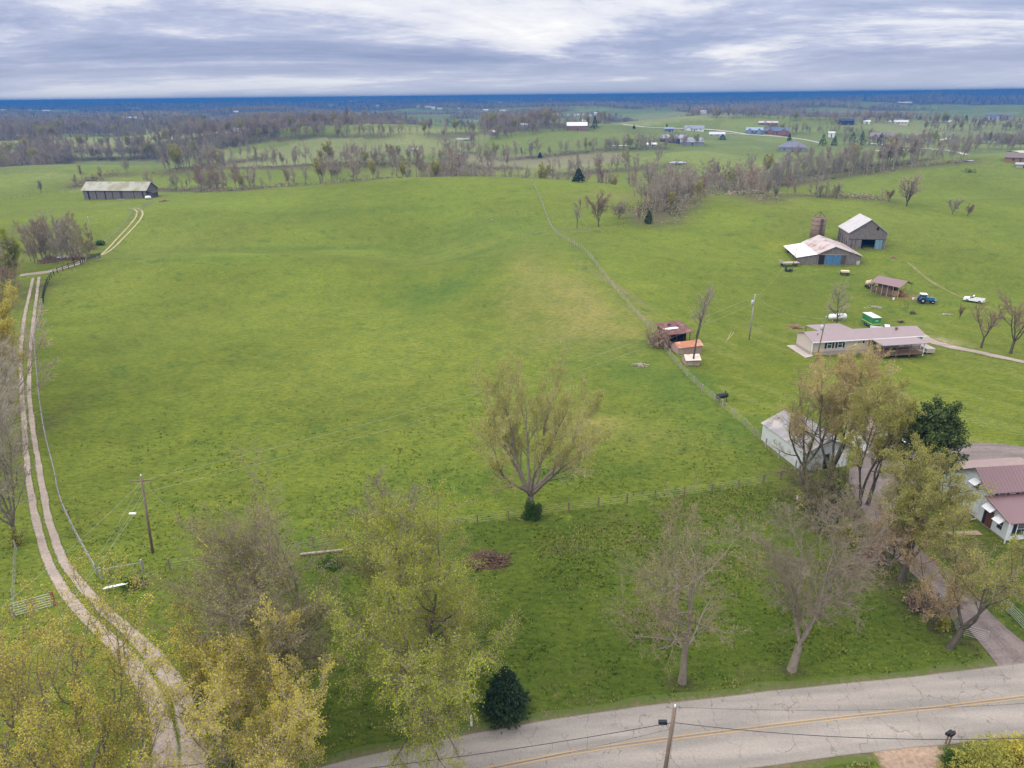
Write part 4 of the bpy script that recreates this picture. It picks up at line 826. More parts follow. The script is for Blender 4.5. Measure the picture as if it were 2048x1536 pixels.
for pl, lab in ((((198, 512), (222, 489), (250, 461), (268, 441), (276, 427), (271, 419), (258, 417)), 'left rut of the upper track climbing to the long barn'), (((205, 510), (240, 483), (264, 459), (281, 440), (287, 427), (281, 418), (266, 416)), 'right rut of the upper track climbing to the long barn')):
    ribbon('farm_track', Wp(*pl), .75, M_TRK, lab, .08, 1.0, 6, .15)
ribbon('gravel_drive', Wp((1838, 668), (1860, 683), (1895, 692), (1940, 701), (2000, 714), (2100, 736)), [3.4, 3.0, 2.2, 2.2, 2.2], M_GRAV, 'gravel drive leading right from the long home', .06, 1.0, 6, .3)
ribbon('dirt_lane', Wp((1815, 525), (1850, 555), (1885, 577), (1920, 594), (1940, 600)), 1.0, M_LANE, 'faint worn lane running down the hill to the parked pickup', .05, 1.2, 6, .3)
DW = Wp((2075, 1372), (2050, 1332), (1978, 1262), (1888, 1172), (1795, 1092), (1755, 1020), (1740, 955), (1775, 918), (1850, 908), (1930, 910), (2000, 905), (2100, 925))
ribbon('driveway', DW, [5.0, 3.6, 3.4, 3.4, 3.6, 5, 6.5, 6, 4.5, 6.5, 7.5], M_DRIVE, 'dark worn asphalt driveway from the road past the white house', .055, .8, 8, .12)
ribbon('walkway', Wp((1850, 1070), (1900, 1068), (1960, 1066)), .9, M_WALK, 'stone walkway to the white house door', .06, .7, 4, .08)
ribbon('dirt_pulloff', Wp((1800, 1483), (1812, 1510), (1835, 1570), (1850, 1620)), [6.0, 3.6, 3.2], M_DIRT, 'brown dirt pull-off below the road beside the mailboxes', .045, .6, 6, .35)
ribbon('far_road', Wp((1440, 267), (1500, 270), (1560, 273), (1640, 282), (1740, 290), (1850, 297), (1930, 304), (2060, 312)), 5.5, M_PALE, 'pale concrete road crossing the far fields at right', .35, 6, 3)
ribbon('far_road', Wp((1750, 302), (1850, 298)), 3.5, M_PALE, 'short pale drive by the grey hip-roofed house', .3, 6, 2)
ribbon('far_road', Wp((1245, 249), (1300, 256), (1370, 258), (1440, 260), (1500, 270)), 5, M_PALE, 'pale lane between the far farmhouses', .4, 8, 2)
ribbon('far_road', Wp((1850, 246), (1900, 243), (1930, 239)), 5, M_PALE, 'pale drive climbing the far right field', .4, 8, 2)
M_WATER = mat('pond_water', (.22, .25, .27), .12, 0, spec=.6)
def pond(px, py, rx, ry, lab, rot=0.0):
    p = at(px, py); k = 40; z = 0 and min(hz_(p[0]+rx*math.cos(a)*.8, p[1]+ry*math.sin(a)*.8) for a in np.linspace(0, 6.28, 12))
    a = np.arange(k)*2*np.pi/k; r = 1+.25*(vn(np.cos(a)*2+px, np.sin(a)*2, 1, 81)-.5)
    x = np.cos(a)*rx*r; y = np.sin(a)*ry*r; X = p[0]+x*math.cos(rot)-y*math.sin(rot); Y = p[1]+x*math.sin(rot)+y*math.cos(rot); Z = np.maximum(H(X, Y)+.15, p[2]+.1); zc_ = p[2]+.3
    v = np.vstack([[p[0], p[1], zc_], np.column_stack([X, Y, Z])]); o = meshobj('water', v, [(0, 1+i, 1+(i+1) % k) for i in range(k)], M_WATER); tag(o, lab, None, None, 'structure')
pond(128, 515, 7, 2.4, 'bright pond behind the copse by the farm track'); pond(1355, 326, 6, 4, 'small pond on the far green hill'); pond(1240, 292, 9, 3, 'pale pond among the trees on the far hill')
pond(825, 299, 7, 2.5, 'sliver of pond at the foot of the far left hill'); pond(930, 279, 10, 3, 'thin bright pond by the small grey barn'); pond(1938, 322, 3, 1.4, 'small pool beside the right tree line')
# ------------------------------------------------------------------ building tools
WOODG = mat('weathered_boards', (.20, .175, .165), .95, .3, 1.5, seams=('d', .42, .45), streak=.45, spec=.05); WOODD = mat('dark_boards', (.105, .09, .08), .95, .3, 1.5, seams=('d', .5, .5), streak=.4, spec=.05)
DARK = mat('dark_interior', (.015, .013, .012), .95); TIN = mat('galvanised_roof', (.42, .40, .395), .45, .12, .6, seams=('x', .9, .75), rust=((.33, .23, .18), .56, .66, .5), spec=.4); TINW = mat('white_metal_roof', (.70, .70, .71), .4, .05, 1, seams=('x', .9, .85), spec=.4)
TINR = mat('rust_streaked_roof', (.43, .37, .35), .6, .12, .6, seams=('x', .8, .8), rust=((.26, .15, .12), .48, .62, .35), spec=.3); TINMOSS = mat('mossy_tin_roof', (.35, .345, .285), .8, .2, .6, seams=('x', 1.0, .85), rust=((.24, .22, .14), .45, .60, .25), spec=.1)
BLUE = mat('blue_door_paint', (.07, .17, .30), .8, .25, 2, seams=('d', .5, .8), streak=.3); BLUEP = mat('pale_blue_paint', (.16, .27, .33), .85, .3, 2, seams=('d', .5, .8), streak=.4)
WHITE = mat('white_paint', (.74, .74, .73), .5, .06, 2); SIDING = mat('beige_siding', (.46, .40, .35), .6, .06, 2, seams=('z', .25, .88)); SIDW = mat('white_siding', (.72, .76, .78), .55, .08, 1.5, seams=('z', .16, .84)); SKIRT = mat('skirting', (.33, .27, .24), .8, .15, 2)
MAROON = mat('maroon_metal_roof', (.185, .105, .108), .42, .08, 1, seams=('x', .42, .62), spec=.45); MAUVE = mat('mauve_metal_roof', (.25, .19, .188), .5, .10, .8, seams=('x', .5, .85), spec=.4); BLACK = mat('black_paint', (.015, .017, .022), .5); GLASS = mat('window_glass', (.03, .045, .055), .08, 0, spec=.8)
WOODB = mat('brown_lumber', (.20, .13, .08), .85, .25, 3, streak=.3); PALEW = mat('pale_wood', (.36, .30, .23), .85, .25, 3, streak=.3); CONC = mat('concrete', (.42, .37, .33), .85, .2, 3); POLE = mat('pole_wood', (.20, .15, .115), .9, .3, 3, streak=.3); POLEG = mat('pole_wood_grey', (.30, .275, .25), .9, .3, 3, streak=.3)
WIRE = mat('wire', (.05, .05, .055), .5, metal=.5); WIREG = mat('steel_wire', (.36, .38, .33), .5, metal=.3); RUBBER = mat('rubber', (.02, .02, .02), .8); STEEL = mat('galvanised_steel', (.5, .51, .52), .4, .1, 4, metal=.5); CERAM = mat('transformer_grey', (.42, .45, .47), .4); YELG = mat('yellow_guard', (.75, .55, .06), .5)
def A3(px, py): return at(px, py)
def wp(A, B, px, py):
    """pixel -> (metres along A->B, height above A) on the upright plane through A and B"""
    d = ray(px, py); u = (B-A)[:2]; L_ = np.linalg.norm(u); u = u/L_; nrm = np.array([-u[1], u[0]]); t = ((A[:2]-CAMP[:2])@nrm)/(d[:2]@nrm); q = CAMP+t*d
    return float((q[:2]-A[:2])@u), float(q[2]-A[2])
def fr(A, B): return math.atan2(B[1]-A[1], B[0]-A[0])
def depth(A, B, C):
    u = (B-A)[:2]; u = u/np.linalg.norm(u); return abs(float((C-A)[:2]@np.array([-u[1], u[0]])))
def roof_slabs(root, prof, y0, y1, m, th=.14, ov=.35, name='roof', lift=.0):
    """sloping slabs over an eave-to-eave outline; the roof ribs run down the slope"""
    k = len(prof)
    mb = MB()
    for i in range(k-1):
        (xa, za), (xb, zb) = prof[i], prof[i+1]; L_ = math.hypot(xb-xa, zb-za); ux, uz = (xb-xa)/L_, (zb-za)/L_
        if i == 0: xa -= ux*ov; za -= uz*ov
        if i == k-2: xb += ux*ov; zb += uz*ov
        mb.prism([(xa, za+lift), (xb, zb+lift), (xb, zb+th+lift), (xa, za+th+lift)], 'y', y0-ov, y1+ov)
    return mb.build(name, m, root)
def swapmat(m, ax):                      # same material with seams along another axis
    nm = m.name+'_'+ax
    if nm in _M: return _M[nm]
    c = m.copy(); c.name = nm; _M[nm] = c
    for nd in c.node_tree.nodes:
        if nd.type == 'SEPXYZ':
            for l in list(nd.outputs[0].links)+list(nd.outputs[1].links)+list(nd.outputs[2].links):
                s = l.to_socket; c.node_tree.links.new(nd.outputs['xyz'.index(ax)], s)
    return c
def window(root, x, z, w, h, face='front', d=0.0, frame=WHITE, shutters=None, name='window', y=0.0):
    """window on the wall y=const (front) or x=const (side)"""
    e = empty(name, (0, 0, 0)); e.parent = root
    def bx(n_, u0, u1, z0, z1, t0, t1, m):
        mb = MB()
        if face == 'front': mb.span(u0, u1, y-t1, y-t0, z0, z1)
        elif face == 'back': mb.span(u0, u1, y+t0, y+t1, z0, z1)
        elif face == 'left': mb.span(y-t1, y-t0, u0, u1, z0, z1)
        else: mb.span(y+t0, y+t1, u0, u1, z0, z1)
        return mb.build(n_, m, e)
    bx('frame', x-w/2-.09, x+w/2+.09, z-h/2-.09, z+h/2+.09, -.02, .05, frame); bx('pane', x-w/2, x+w/2, z-h/2, z-.03, .03, .065, GLASS); bx('pane', x-w/2, x+w/2, z+.03, z+h/2, .03, .065, GLASS)
    if shutters:
        for s in (-1, 1): bx('shutter', x+s*(w/2+.11+.2)-.2, x+s*(w/2+.11+.2)+.2, z-h/2-.05, z+h/2+.05, .0, .05, shutters)
    return e
def flat(root, name, x0, x1, z0, z1, m, t=.05, y=0.0, face='front', b=-.02):
    mb = MB()
    if face == 'front': mb.span(x0, x1, y-t, y-b, z0, z1)
    elif face == 'left': mb.span(y-t, y-b, x0, x1, z0, z1)
    elif face == 'right': mb.span(y+b, y+t, x0, x1, z0, z1)
    return mb.build(name, m, root)
# --- tall tobacco barn
A, B = A3(1694, 498), A3(1769, 498); D = depth(A, B, A3(1667, 479))*1.05; Lb = np.linalg.norm((B-A)[:2])
r = empty('tall_barn', A, fr(A, B), 'tall weathered grey barn with pale gable roof, open doorway and one pale blue door', 'barn'); pr = [wp(A, B, *q) for q in ((1691, 465), (1738, 439.5), (1775, 466))]
pr[0] = (0, pr[0][1]); pr[2] = (Lb, pr[2][1]*1.0); pr[1] = (Lb*.52, pr[1][1])
e0, ap, e1 = pr; hd = wp(A, B, 1700, 478.5)[1]
mb = MB(); ox0, ox1 = Lb*.36, Lb*.72
mb.prism([(0, hd), (0, e0[1]), ap, (Lb, e1[1]), (Lb, hd)], 'y', 0, .15); mb.prism([(0, -.4), (0, hd-.02), (ox0, hd-.02), (ox0, -.4)], 'y', .06, .2); mb.prism([(ox1, -.4), (ox1, hd-.02), (Lb, hd-.02), (Lb, -.4)], 'y', .06, .2)
mb.span(0, .15, .21, D, -.6, e0[1]); mb.span(Lb-.15, Lb, .21, D, -.6, e1[1]); mb.prism([(.16, -.6), (.16, e0[1]), ap, (Lb-.16, e1[1]), (Lb-.16, -.6)], 'y', D-.14, D); mb.build('wall', WOODG, r)
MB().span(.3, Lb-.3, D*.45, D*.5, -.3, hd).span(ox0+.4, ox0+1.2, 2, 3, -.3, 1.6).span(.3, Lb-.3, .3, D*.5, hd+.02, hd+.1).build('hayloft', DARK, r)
roof_slabs(r, [e0, ap, e1], 0, D, swapmat(TIN, 'y'))
flat(r, 'door', ox1+.05, ox1+2.0, 0, hd-.1, BLUEP, .08); MB().span(.0, Lb, -.05, -.01, hd-.02, hd+.1).build('beam', WOODD, r)
for xx in (Lb*.1, Lb*.2, Lb*.93): MB().span(xx-.05, xx+.05, .0, .05, -.2, hd-.1).build('post', WOODD, r)
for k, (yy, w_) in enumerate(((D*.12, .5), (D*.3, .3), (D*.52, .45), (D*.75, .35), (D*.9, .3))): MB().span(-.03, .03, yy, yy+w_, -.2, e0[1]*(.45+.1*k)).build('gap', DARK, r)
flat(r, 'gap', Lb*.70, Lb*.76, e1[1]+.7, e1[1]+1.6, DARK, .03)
# --- low barn with white lean-to
A, B = A3(1633, 529), A3(1720, 529); D = depth(A, B, A3(1598, 500))*1.15; Lb = np.linalg.norm((B-A)[:2])
r = empty('low_barn', A, fr(A, B), 'low grey board barn with rust-streaked roof, two bright blue sliding doors and a white-roofed lean-to', 'barn')
ap = wp(A, B, 1671, 493.5); eL = wp(A, B, 1629, 508); eR = wp(A, B, 1721, 512); tl = wp(A, B, 1594.6, 515); ap = (ap[0], ap[1]); eL = (0, eL[1]); eR = (Lb, eR[1]); x_l = tl[0]
mb = MB().prism([(0, -.4), eL, ap, eR, (Lb, -.4)], 'y', 0, .15).span(Lb-.15, Lb, .16, D, -.5, eR[1]).prism([(0, -.4), eL, ap, eR, (Lb, -.4)], 'y', D-.15, D).prism([(x_l, -.4), (x_l, tl[1]), (-.02, eL[1]-.02), (-.02, -.4)], 'y', .05, .2); mb.build('wall', WOODG, r)
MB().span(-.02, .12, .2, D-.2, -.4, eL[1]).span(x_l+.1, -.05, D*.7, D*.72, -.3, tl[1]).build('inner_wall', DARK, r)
roof_slabs(r, [eL, ap, eR], 0, D, swapmat(TINR, 'y')); roof_slabs(r, [(x_l, tl[1]), (-.45, eL[1]-.14)], 0, D*.93, swapmat(TINW, 'y'), ov=.25, name='lean_to_roof')
for k in range(4): MB().box((x_l+.15, .3+D*.92*k/3.4, tl[1]/2), (.16, .16, tl[1])).build('post', WOODB, r)
for x0, x1, m in ((.03, .165, DARK), (.56, .66, WOODD)): flat(r, 'doorway', Lb*x0, Lb*x1, -.1, 2.65, m, .03)
for x0, x1 in ((.185, .355), (.365, .54)): flat(r, 'sliding_door', Lb*x0, Lb*x1, 0, 2.75, BLUE, .1)
MB().span(Lb*.02, Lb*.70, -.13, -.06, 2.78, 2.92).build('door_rail', PALEW, r); flat(r, 'leaning_sheet', Lb*.91, Lb*.985, -.1, 1.2, CONC, .12)
# --- silo
p = A3(1632, 483); h = hfor(p, 434.5); w = wfor(p, 27)/2; r = empty('silo', p, 0, 'brown tile silo with a bare roof frame behind the low barn', 'silo')
SILO = mat('silo_tile', (.235, .165, .12), .9, .25, 2, seams=('z', .75, .55), streak=.5)
mb = MB(); mb.lathe([(w, -.5), (w, h), (w-.25, h), (w-.25, h-1.5)], k=28); mb.build('shaft', SILO, r, True)
for k in range(5): MB().lathe([(w+.03, h*(k+.7)/5.4), (w+.06, h*(k+.7)/5.4+.06), (w+.03, h*(k+.7)/5.4+.12)], k=28).build('hoop', WOODD, r)
MB().box((0, -w-.25, h*.48), (.6, .6, h*.98)).build('chute', WOODD, r); mb = MB()
for k in range(6): mb.tube([(w*math.cos(k*1.047), w*math.sin(k*1.047), h), (0, 0, h+w*.85)], .05, 5)
mb.build('roof_frame', WOODD, r)
# --- long left barn
A, B = A3(169, 399), A3(294, 396); Lb = np.linalg.norm((B-A)[:2]); r = empty('long_barn', A, fr(A, B), 'long weathered grey barn with a mossy pale green tin roof', 'barn'); eh = wp(A, B, 200, 380)[1]; D = 9.5; ah = eh+3.2
MB().span(0, Lb, 0, .15, -.5, eh).span(0, Lb, D-.15, D, -.5, eh).prism([(0.16, -.5), (0.16, eh), (D/2, ah), (D-.16, eh), (D-.16, -.5)], 'x', 0, .15).prism([(.16, -.5), (.16, eh), (D/2, ah), (D-.16, eh), (D-.16, -.5)], 'x', Lb-.15, Lb).build('wall', WOODG, r)
mb = MB()
for (ya, za), (yb, zb) in (((-.5, eh-.34), (D/2, ah)), ((D/2, ah), (D+.5, eh-.34))): mb.prism([(ya, za), (yb, zb), (yb, zb+.12), (ya, za+.12)], 'x', -.6, Lb+.6)
mb.build('roof', TINMOSS, r)
for x0, w_ in ((.07, .8), (.2, .35), (.34, .5), (.46, .35), (.58, 1.6), (.8, .3), (.935, .6)): flat(r, 'gap', Lb*x0, Lb*x0+w_, -.1, eh-.2, DARK if w_ < 1 else WOODD, .03)
r = empty('lean_to_shed', at(302, 395), fr(A, B), 'small dark shed leaning on the right end of the long barn', 'shed'); MB().span(-1.0, 2.0, -1, 3, -.3, 2.2).build('wall', WOODD, r); MB().prism([(-1.2, 3.0), (2.3, 2.2), (2.3, 2.3), (-1.2, 3.1)], 'y', -1.2, 3.2).build('roof', WOODD, r)
p = at(297, 398.5); r = empty('tank', p, .3, 'small white rounded tank at the right end of the long barn', 'tank'); MB().lathe([(.1, -1.3), (.65, -1.0), (.75, 0), (.65, 1.0), (.1, 1.3)], (0, 0, .85), 14, 'x').build('shell', WHITE, r, True); MB().box((-.7, 0, .15), (.2, 1, .4)).box((.7, 0, .15), (.2, 1, .4)).build('cradle', WOODD, r)
def pile(px, py, L_, W_, Hh, n_, m, lab, name='brush_pile', cat='brush pile', rad=.09):
    p = at(px, py); rg = random.Random(px); mb = MB()
    for k in range(n_):
        a = rg.uniform(0, 3.14); q = Vector((rg.gauss(0, L_*.28), rg.gauss(0, W_*.28), rg.uniform(.05, Hh))); q.z *= max(.2, 1-abs(q.x)/L_-abs(q.y)/W_); l2 = rg.uniform(.3, 1)*min(L_, W_)*.5; d = Vector((math.cos(a), math.sin(a), rg.gauss(0, .25)))*l2
        mb.tube([q-d, q+d], rad*rg.uniform(.4, 1.2), 5)
    o = mb.build(name, m); o.location = p; tag(o, lab, cat); return o
RUSTW = mat('rotten_wood', (.30, .19, .12), .9, .5, 2); pile(330, 403, 4.5, 2, .9, 60, RUSTW, 'rusty brown scrap pile on the grass right of the long barn'); pile(243, 399.5, 3, 1.5, .6, 40, PALEW, 'low tan lumber pile in front of the long barn')
MIXW = mat('brush_mix', (.13, .080, .05), .9, .7, 1.5); pile(970, 1124, 3.0, 1.9, 1.0, 340, MIXW, 'heap of reddish-brown branches and logs in the lower pasture', rad=.07); pile(1590, 655, 2.4, 1.6, .7, 60, RUSTW, 'dark brush heap on the lawn left of the long home')
pile(1786, 516, 2, 1.2, .7, 30, RUSTW, 'small dark debris heap in the grass right of the tall barn'); pile(1277, 731, 2.0, 1.2, .4, 24, PALEW, 'scatter of grey branches in the pasture left of the sheds'); pile(982, 442, 3, 1, .5, 20, PALEW, 'pale fallen limb in the field left of the fence corner')
pile(1803, 645, 1.6, 1, .5, 22, WOODD, 'dark scrap in the grass between trailer and tractor'); pile(1826, 627, 1.4, 1.0, .7, 22, WOODD, 'small black junk heap on the grass below the tractor'); pile(1500, 402, .1, .1, .1, 1, WOODD, 'stub')if 0 else None
pile(1893, 629, 3.2, .8, .15, 24, PALEW, 'pale boards lying on the grass right of the farmyard'); pile(1752, 614, 3.2, 1.6, .12, 26, PALEW, 'scattered pale boards lying on the grass below the hay shed'); pile(1645, 972, 3.0, 1.2, .5, 30, MIXW, 'long stack of reddish planks at the foot of the shed trees')
# --- the long home
A, B = A3(1621, 711), A3(1840, 704); Lb = np.linalg.norm((B-A)[:2]); D = max(4.6, depth(A, B, A3(1598, 692))); eh = wp(A, B, 1619.5, 683)[1]
r = empty('mobile_home', A, fr(A, B), 'long beige single-storey home with a mauve metal roof and a covered front porch', 'house'); sk = .65
MB().span(0, Lb, 0, D, sk, eh).prism([(0, eh), (D/2, eh+.85), (D, eh)], 'x', 0, Lb).build('wall', SIDING, r); MB().span(.06, Lb-.06, .06, D-.06, -.6, sk).build('skirting', SKIRT, r)
mb = MB()
for (ya, za), (yb, zb) in (((-.4, eh-.13), (D/2, eh+.87)), ((D/2, eh+.87), (D+.4, eh-.13))): mb.prism([(ya, za), (yb, zb), (yb, zb+.08), (ya, za+.08)], 'x', -.35, Lb+.35)
mb.build('roof', MAUVE, r); MB().span(-.3, Lb+.3, -.5, -.41, eh-.22, eh-.05).build('gutter', WHITE, r)
for x in (.0, .385, .99): MB().span(Lb*x-.02, Lb*x+.12, -.12, -.02, .0, eh-.2).build('downspout', WHITE, r)
MB().box((Lb*-.02-.3, -.7, .1), (2.2, .12, .1), rz=.35).build('drain_pipe', WHITE, r)
for fx, w_, h_ in ((.155, .8, 1.35), (.25, .8, 1.35), (.425, .85, .65), (.545, .8, 1.2), (.70, .8, 1.2), (.90, .8, 1.2)): window(r, Lb*fx, 1.95 if h_ > 1 else 2.25, w_, h_, shutters=BLACK)
flat(r, 'door', Lb*.79, Lb*.79+.95, sk, sk+2.05, WHITE, .06); flat(r, 'meter_box', Lb*.285, Lb*.285+.35, 2.2, 2.4, WHITE, .12); MB().tube([(Lb*.08, D*.3, eh+.4), (Lb*.08, D*.3, eh+.95)], .07, 8).build('vent_pipe', WOODD, r)
MB().box((Lb*.80, D*.35, eh+.95), (.35, .35, .5), rx=.2).build('chimney', WOODB, r)
po = empty('porch', (0, 0, 0)); po.parent = r; x0, x1, pd = Lb*.53, Lb*.91, 3.5
MB().span(x0+.2, x1, -pd, -.02, .35, .5).build('deck', WOODB, po); MB().prism([(-pd-.3, 2.45), (.0, eh-.25), (.0, eh-.17), (-pd-.3, 2.53)], 'x', x0-.2, x1+.3).build('porch_roof', MAUVE, po)
for k in range(4): MB().box((x0+.3+(x1-x0-.4)*k/3, -pd+.1, 1.2), (.14, .14, 2.5)).build('post', WOODB if k < 3 else WHITE, po)
mb = MB().span(x0+.3, x1-.1, -pd+.06, -pd+.12, 1.35, 1.42).span(x0+.3, x1-.1, -pd+.06, -pd+.12, .6, .66)
for k in range(34): xx = x0+.35+(x1-x0-.5)*k/33; mb.span(xx-.02, xx+.02, -pd+.07, -pd+.11, .5, 1.36)
mb.span(x0+.25, x0+.31, -pd+.1, -.1, 1.35, 1.42)
for k in range(11): yy = -pd+.2+k*.31; mb.span(x0+.26, x0+.30, yy-.02, yy+.02, .5, 1.36)
mb.build('railing', WOODB, po); mb = MB()
for k in range(3): mb.span(x0-.2-.3*k, x0+.15-.3*k, -pd+.4, -pd+1.6, 0, .42-.13*k)
mb.build('steps', WOODB, po); MB().prism([(x1-1.2, .5), (x1+1.8, .0), (x1+1.8, .1), (x1-1.2, .6)], 'y', -1.8, -.6).build('ramp', PALEW, po)
flat(r, 'patio', -1.6, -.08, .04, .1, CONC, 0) if 0 else MB().span(-1.7, -.03, -.6, D+.4, -.3, .12).build('patio', CONC, r); MB().span(Lb+.05, Lb+1.8, -1.6, 1.4, -.3, .5).build('stoop', CONC, r)
ad = empty('rear_carport', (0, 0, 0)); ad.parent = r; MB().prism([(D+.3, eh-.15), (D+5.2, eh-.45), (D+5.2, eh-.37), (D+.3, eh-.07)], 'x', Lb*.20, Lb*.52).build('carport_roof', MAUVE, ad)
for k in range(4): MB().box((Lb*(.205+.1*k), D+5.0, eh/2-.3), (.12, .12, eh-.3)).build('post', WOODB, ad)
# --- hay shelter with bales
A, B = A3(1741, 584), A3(1794, 599); Cc = A3(1831, 597); r = empty('hay_shelter', A, fr(A, B), 'open metal shelter with a dusty maroon roof over round hay bales', 'shelter'); Lb = np.linalg.norm((B-A)[:2]); D = min(7.5, max(5.5, depth(A, B, Cc))); eh = wp(A, B, 1797, 573)[1]*.97
prs = [(-.35, eh-.12), (D/2, eh+1.0), (D+.35, eh-.12)]; mb = MB()
for (ya, za), (yb, zb) in zip(prs, prs[1:]): mb.prism([(ya, za), (yb, zb), (yb, zb+.07), (ya, za+.07)], 'x', -.3, Lb+.3)
mb.build('roof', swapmat(MAROON, 'x'), r); 
for s, yy in ((0, 0), (1, D)):
    for k in range(6): MB().box((Lb*k/5, yy, eh/2-.2), (.08, .08, eh+.1)).build('post', STEEL, r)
MB().prism([(0, eh-.2), (D/2, eh+.9), (D, eh-.2), (D, eh-.3), (D/2, eh+.8), (0, eh-.3)], 'x', Lb-.05, Lb+.05).build('truss', WOODD, r)
HAY = mat('old_hay', (.16, .105, .07), .98, .45, 2.5, bump=.8); HAYN = mat('fresh_hay', (.34, .19, .08), .98, .4, 2.5, bump=.8); RW = Matrix.Rotation(fr(A, B), 3, 'Z')
bp_ = [(2.0, 1.6, 0), (3.6, 1.6, 0), (5.2, 1.5, 0), (6.8, 1.6, 0), (2.8, 1.7, 1.25), (4.4, 1.6, 1.25), (6.0, 1.7, 1.25), (3.6, 2.6, 2.1), (3.6, 4.2, 0), (5.2, 4.3, 0), (6.8, 4.2, 0), (4.4, 4.2, 1.25), (.3, 1.5, 0), (8.4, 2.2, 0), (9.6, 3.8, 0), (6, 4.3, 1.25)]
bl = ['on the bottom row at the left of', 'second on the bottom row of', 'in the middle of the bottom row of', 'at the right of the bottom row of', 'at the left of the second tier of', 'at the middle of the second tier of', 'at the right of the second tier of', 'topmost on', 'behind the bottom row at left of', 'behind the middle of', 'behind the right side of', 'in the rear second tier of', 'lying loose left of', 'lighter and loose right of', 'farthest right of', 'rear right second tier of']
sc_ = Lb/11.0
for (bx_, by_, bz_), t_ in zip(bp_, bl):
    q = RW @ Vector((bx_*sc_, by_*D/6.0, 0)); rg = random.Random(bx_*7+by_+bz_); mb = MB().lathe([(.45, -.62), (.68, -.6), (.74, -.3), (.76, 0), (.74, .3), (.68, .6), (.45, .62)], k=16, axis='y')
    o = mb.build('hay_bale', HAYN if bx_ > 8 else HAY, smooth=False); x, y = A[0]+q.x, A[1]+q.y; o.location = (x, y, hz_(x, y)+.7+bz_); o.rotation_euler = (0, rg.uniform(0, 3), fr(A, B)+rg.uniform(-.25, .25)); tag(o, 'round brown hay bale '+t_+' the shelter stack', 'hay bale', 'round hay bales under the shelter')
# --- sheds by the fence
RUSTRED = mat('rusty_red_tin', (.14, .060, .055), .8, .3, 1.5, seams=('x', .35, .7), rust=((.25, .13, .09), .5, .65, .8)); RUSTOR = mat('orange_rust_tin', (.40, .17, .095), .85, .25, 1.2, rust=((.44, .28, .19), .5, .62, .9)); RUSTPL = mat('pale_rusty_tin', (.58, .50, .42), .7, .12, 1.5, rust=((.45, .27, .15), .55, .66, .9)); PINKW = mat('faded_shed_siding', (.33, .235, .20), .85, .12, 2, seams=('d', .3, .75))
A, B = A3(1338, 690), A3(1371, 687); r = empty('open_shed', A, fr(A, B), 'rusty maroon open-fronted shed with a patched tin roof and a missing panel', 'shed'); Lb = 4.6; D = 4.4
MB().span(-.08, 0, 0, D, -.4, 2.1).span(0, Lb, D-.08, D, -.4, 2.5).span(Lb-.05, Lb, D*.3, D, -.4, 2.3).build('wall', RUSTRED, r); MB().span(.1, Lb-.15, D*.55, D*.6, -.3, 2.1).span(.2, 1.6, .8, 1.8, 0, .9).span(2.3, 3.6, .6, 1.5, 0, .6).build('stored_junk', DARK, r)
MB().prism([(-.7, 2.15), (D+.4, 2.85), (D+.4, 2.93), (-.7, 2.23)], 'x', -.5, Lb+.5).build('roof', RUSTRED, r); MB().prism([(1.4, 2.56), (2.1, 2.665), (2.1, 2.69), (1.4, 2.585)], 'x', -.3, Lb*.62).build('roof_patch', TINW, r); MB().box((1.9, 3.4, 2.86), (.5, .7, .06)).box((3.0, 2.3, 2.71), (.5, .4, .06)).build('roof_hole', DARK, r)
for x in (.05, 1.6, 3.2, Lb-.05): MB().box((x, .05, 1.0), (.1, .1, 2.4)).build('post', WOODD, r)
for (a_, b_, top, lab, rm, nm) in (((1356, 709), (1403, 706), (1352, 696), 'long low shed with an orange rusty roof, middle of the three sheds', RUSTOR, 'orange'), ((1372, 731), (1399, 731), (1370, 720), 'smallest shed with a pale rusty roof at the foot of the thin tree', RUSTPL, 'pale')):
    A, B = A3(*a_), A3(*b_); Lb = np.linalg.norm((B-A)[:2]); eh = wp(A, B, *top)[1]; D = 2.7 if nm == 'orange' else 2.3; r = empty('garden_shed', A, fr(A, B), lab, 'shed')
    MB().span(0, Lb, 0, D, -.3, eh).prism([(0, eh), (D/2, eh+.55), (D, eh)], 'x', 0, Lb).build('wall', PINKW, r); mb = MB()
    for (ya, za), (yb, zb) in (((-.22, eh-.13), (D/2, eh+.58)), ((D/2, eh+.58), (D+.22, eh-.13))): mb.prism([(ya, za), (yb, zb), (yb, zb+.05), (ya, za+.05)], 'x', -.15, Lb+.2)
    mb.build('roof', rm, r); flat(r, 'door', .25, 1.1, 0, eh-.15, SKIRT, .05)
# --- pale metal building behind the right-hand trees
A, B = A3(1604, 944), A3(1687, 932); C2 = A3(1540, 877); r = empty('metal_building', A, fr(A, B), 'pale corrugated metal building seen through the tall trees by the driveway', 'shed'); Lb = np.linalg.norm((B-A)[:2])*1.08; D = depth(A, B, C2)*1.0; eh = 2.7
CORR = mat('white_corrugated', (.48, .51, .50), .5, .12, 1.2, seams=('d', .3, .8), streak=.25); CORRR = mat('grey_corrugated_roof', (.22, .21, .21), .5, .15, .8, seams=('x', .3, .85), rust=((.36, .31, .30), .52, .64, .4))
MB().span(0, Lb, 0, D, -.5, eh).prism([(0, eh), (Lb/2, eh+1.5), (Lb, eh)], 'y', 0, D).build('wall', CORR, r); roof_slabs(r, [(0, eh), (Lb/2, eh+1.5), (Lb, eh)], 0, D, swapmat(CORRR, 'y'), th=.08, ov=.25)
flat(r, 'door', Lb*.44, Lb*.56, -.1, 2.1, BLACK, .06); flat(r, 'garage_door', Lb*.64, Lb*.95, -.1, 2.4, WHITE, .05)
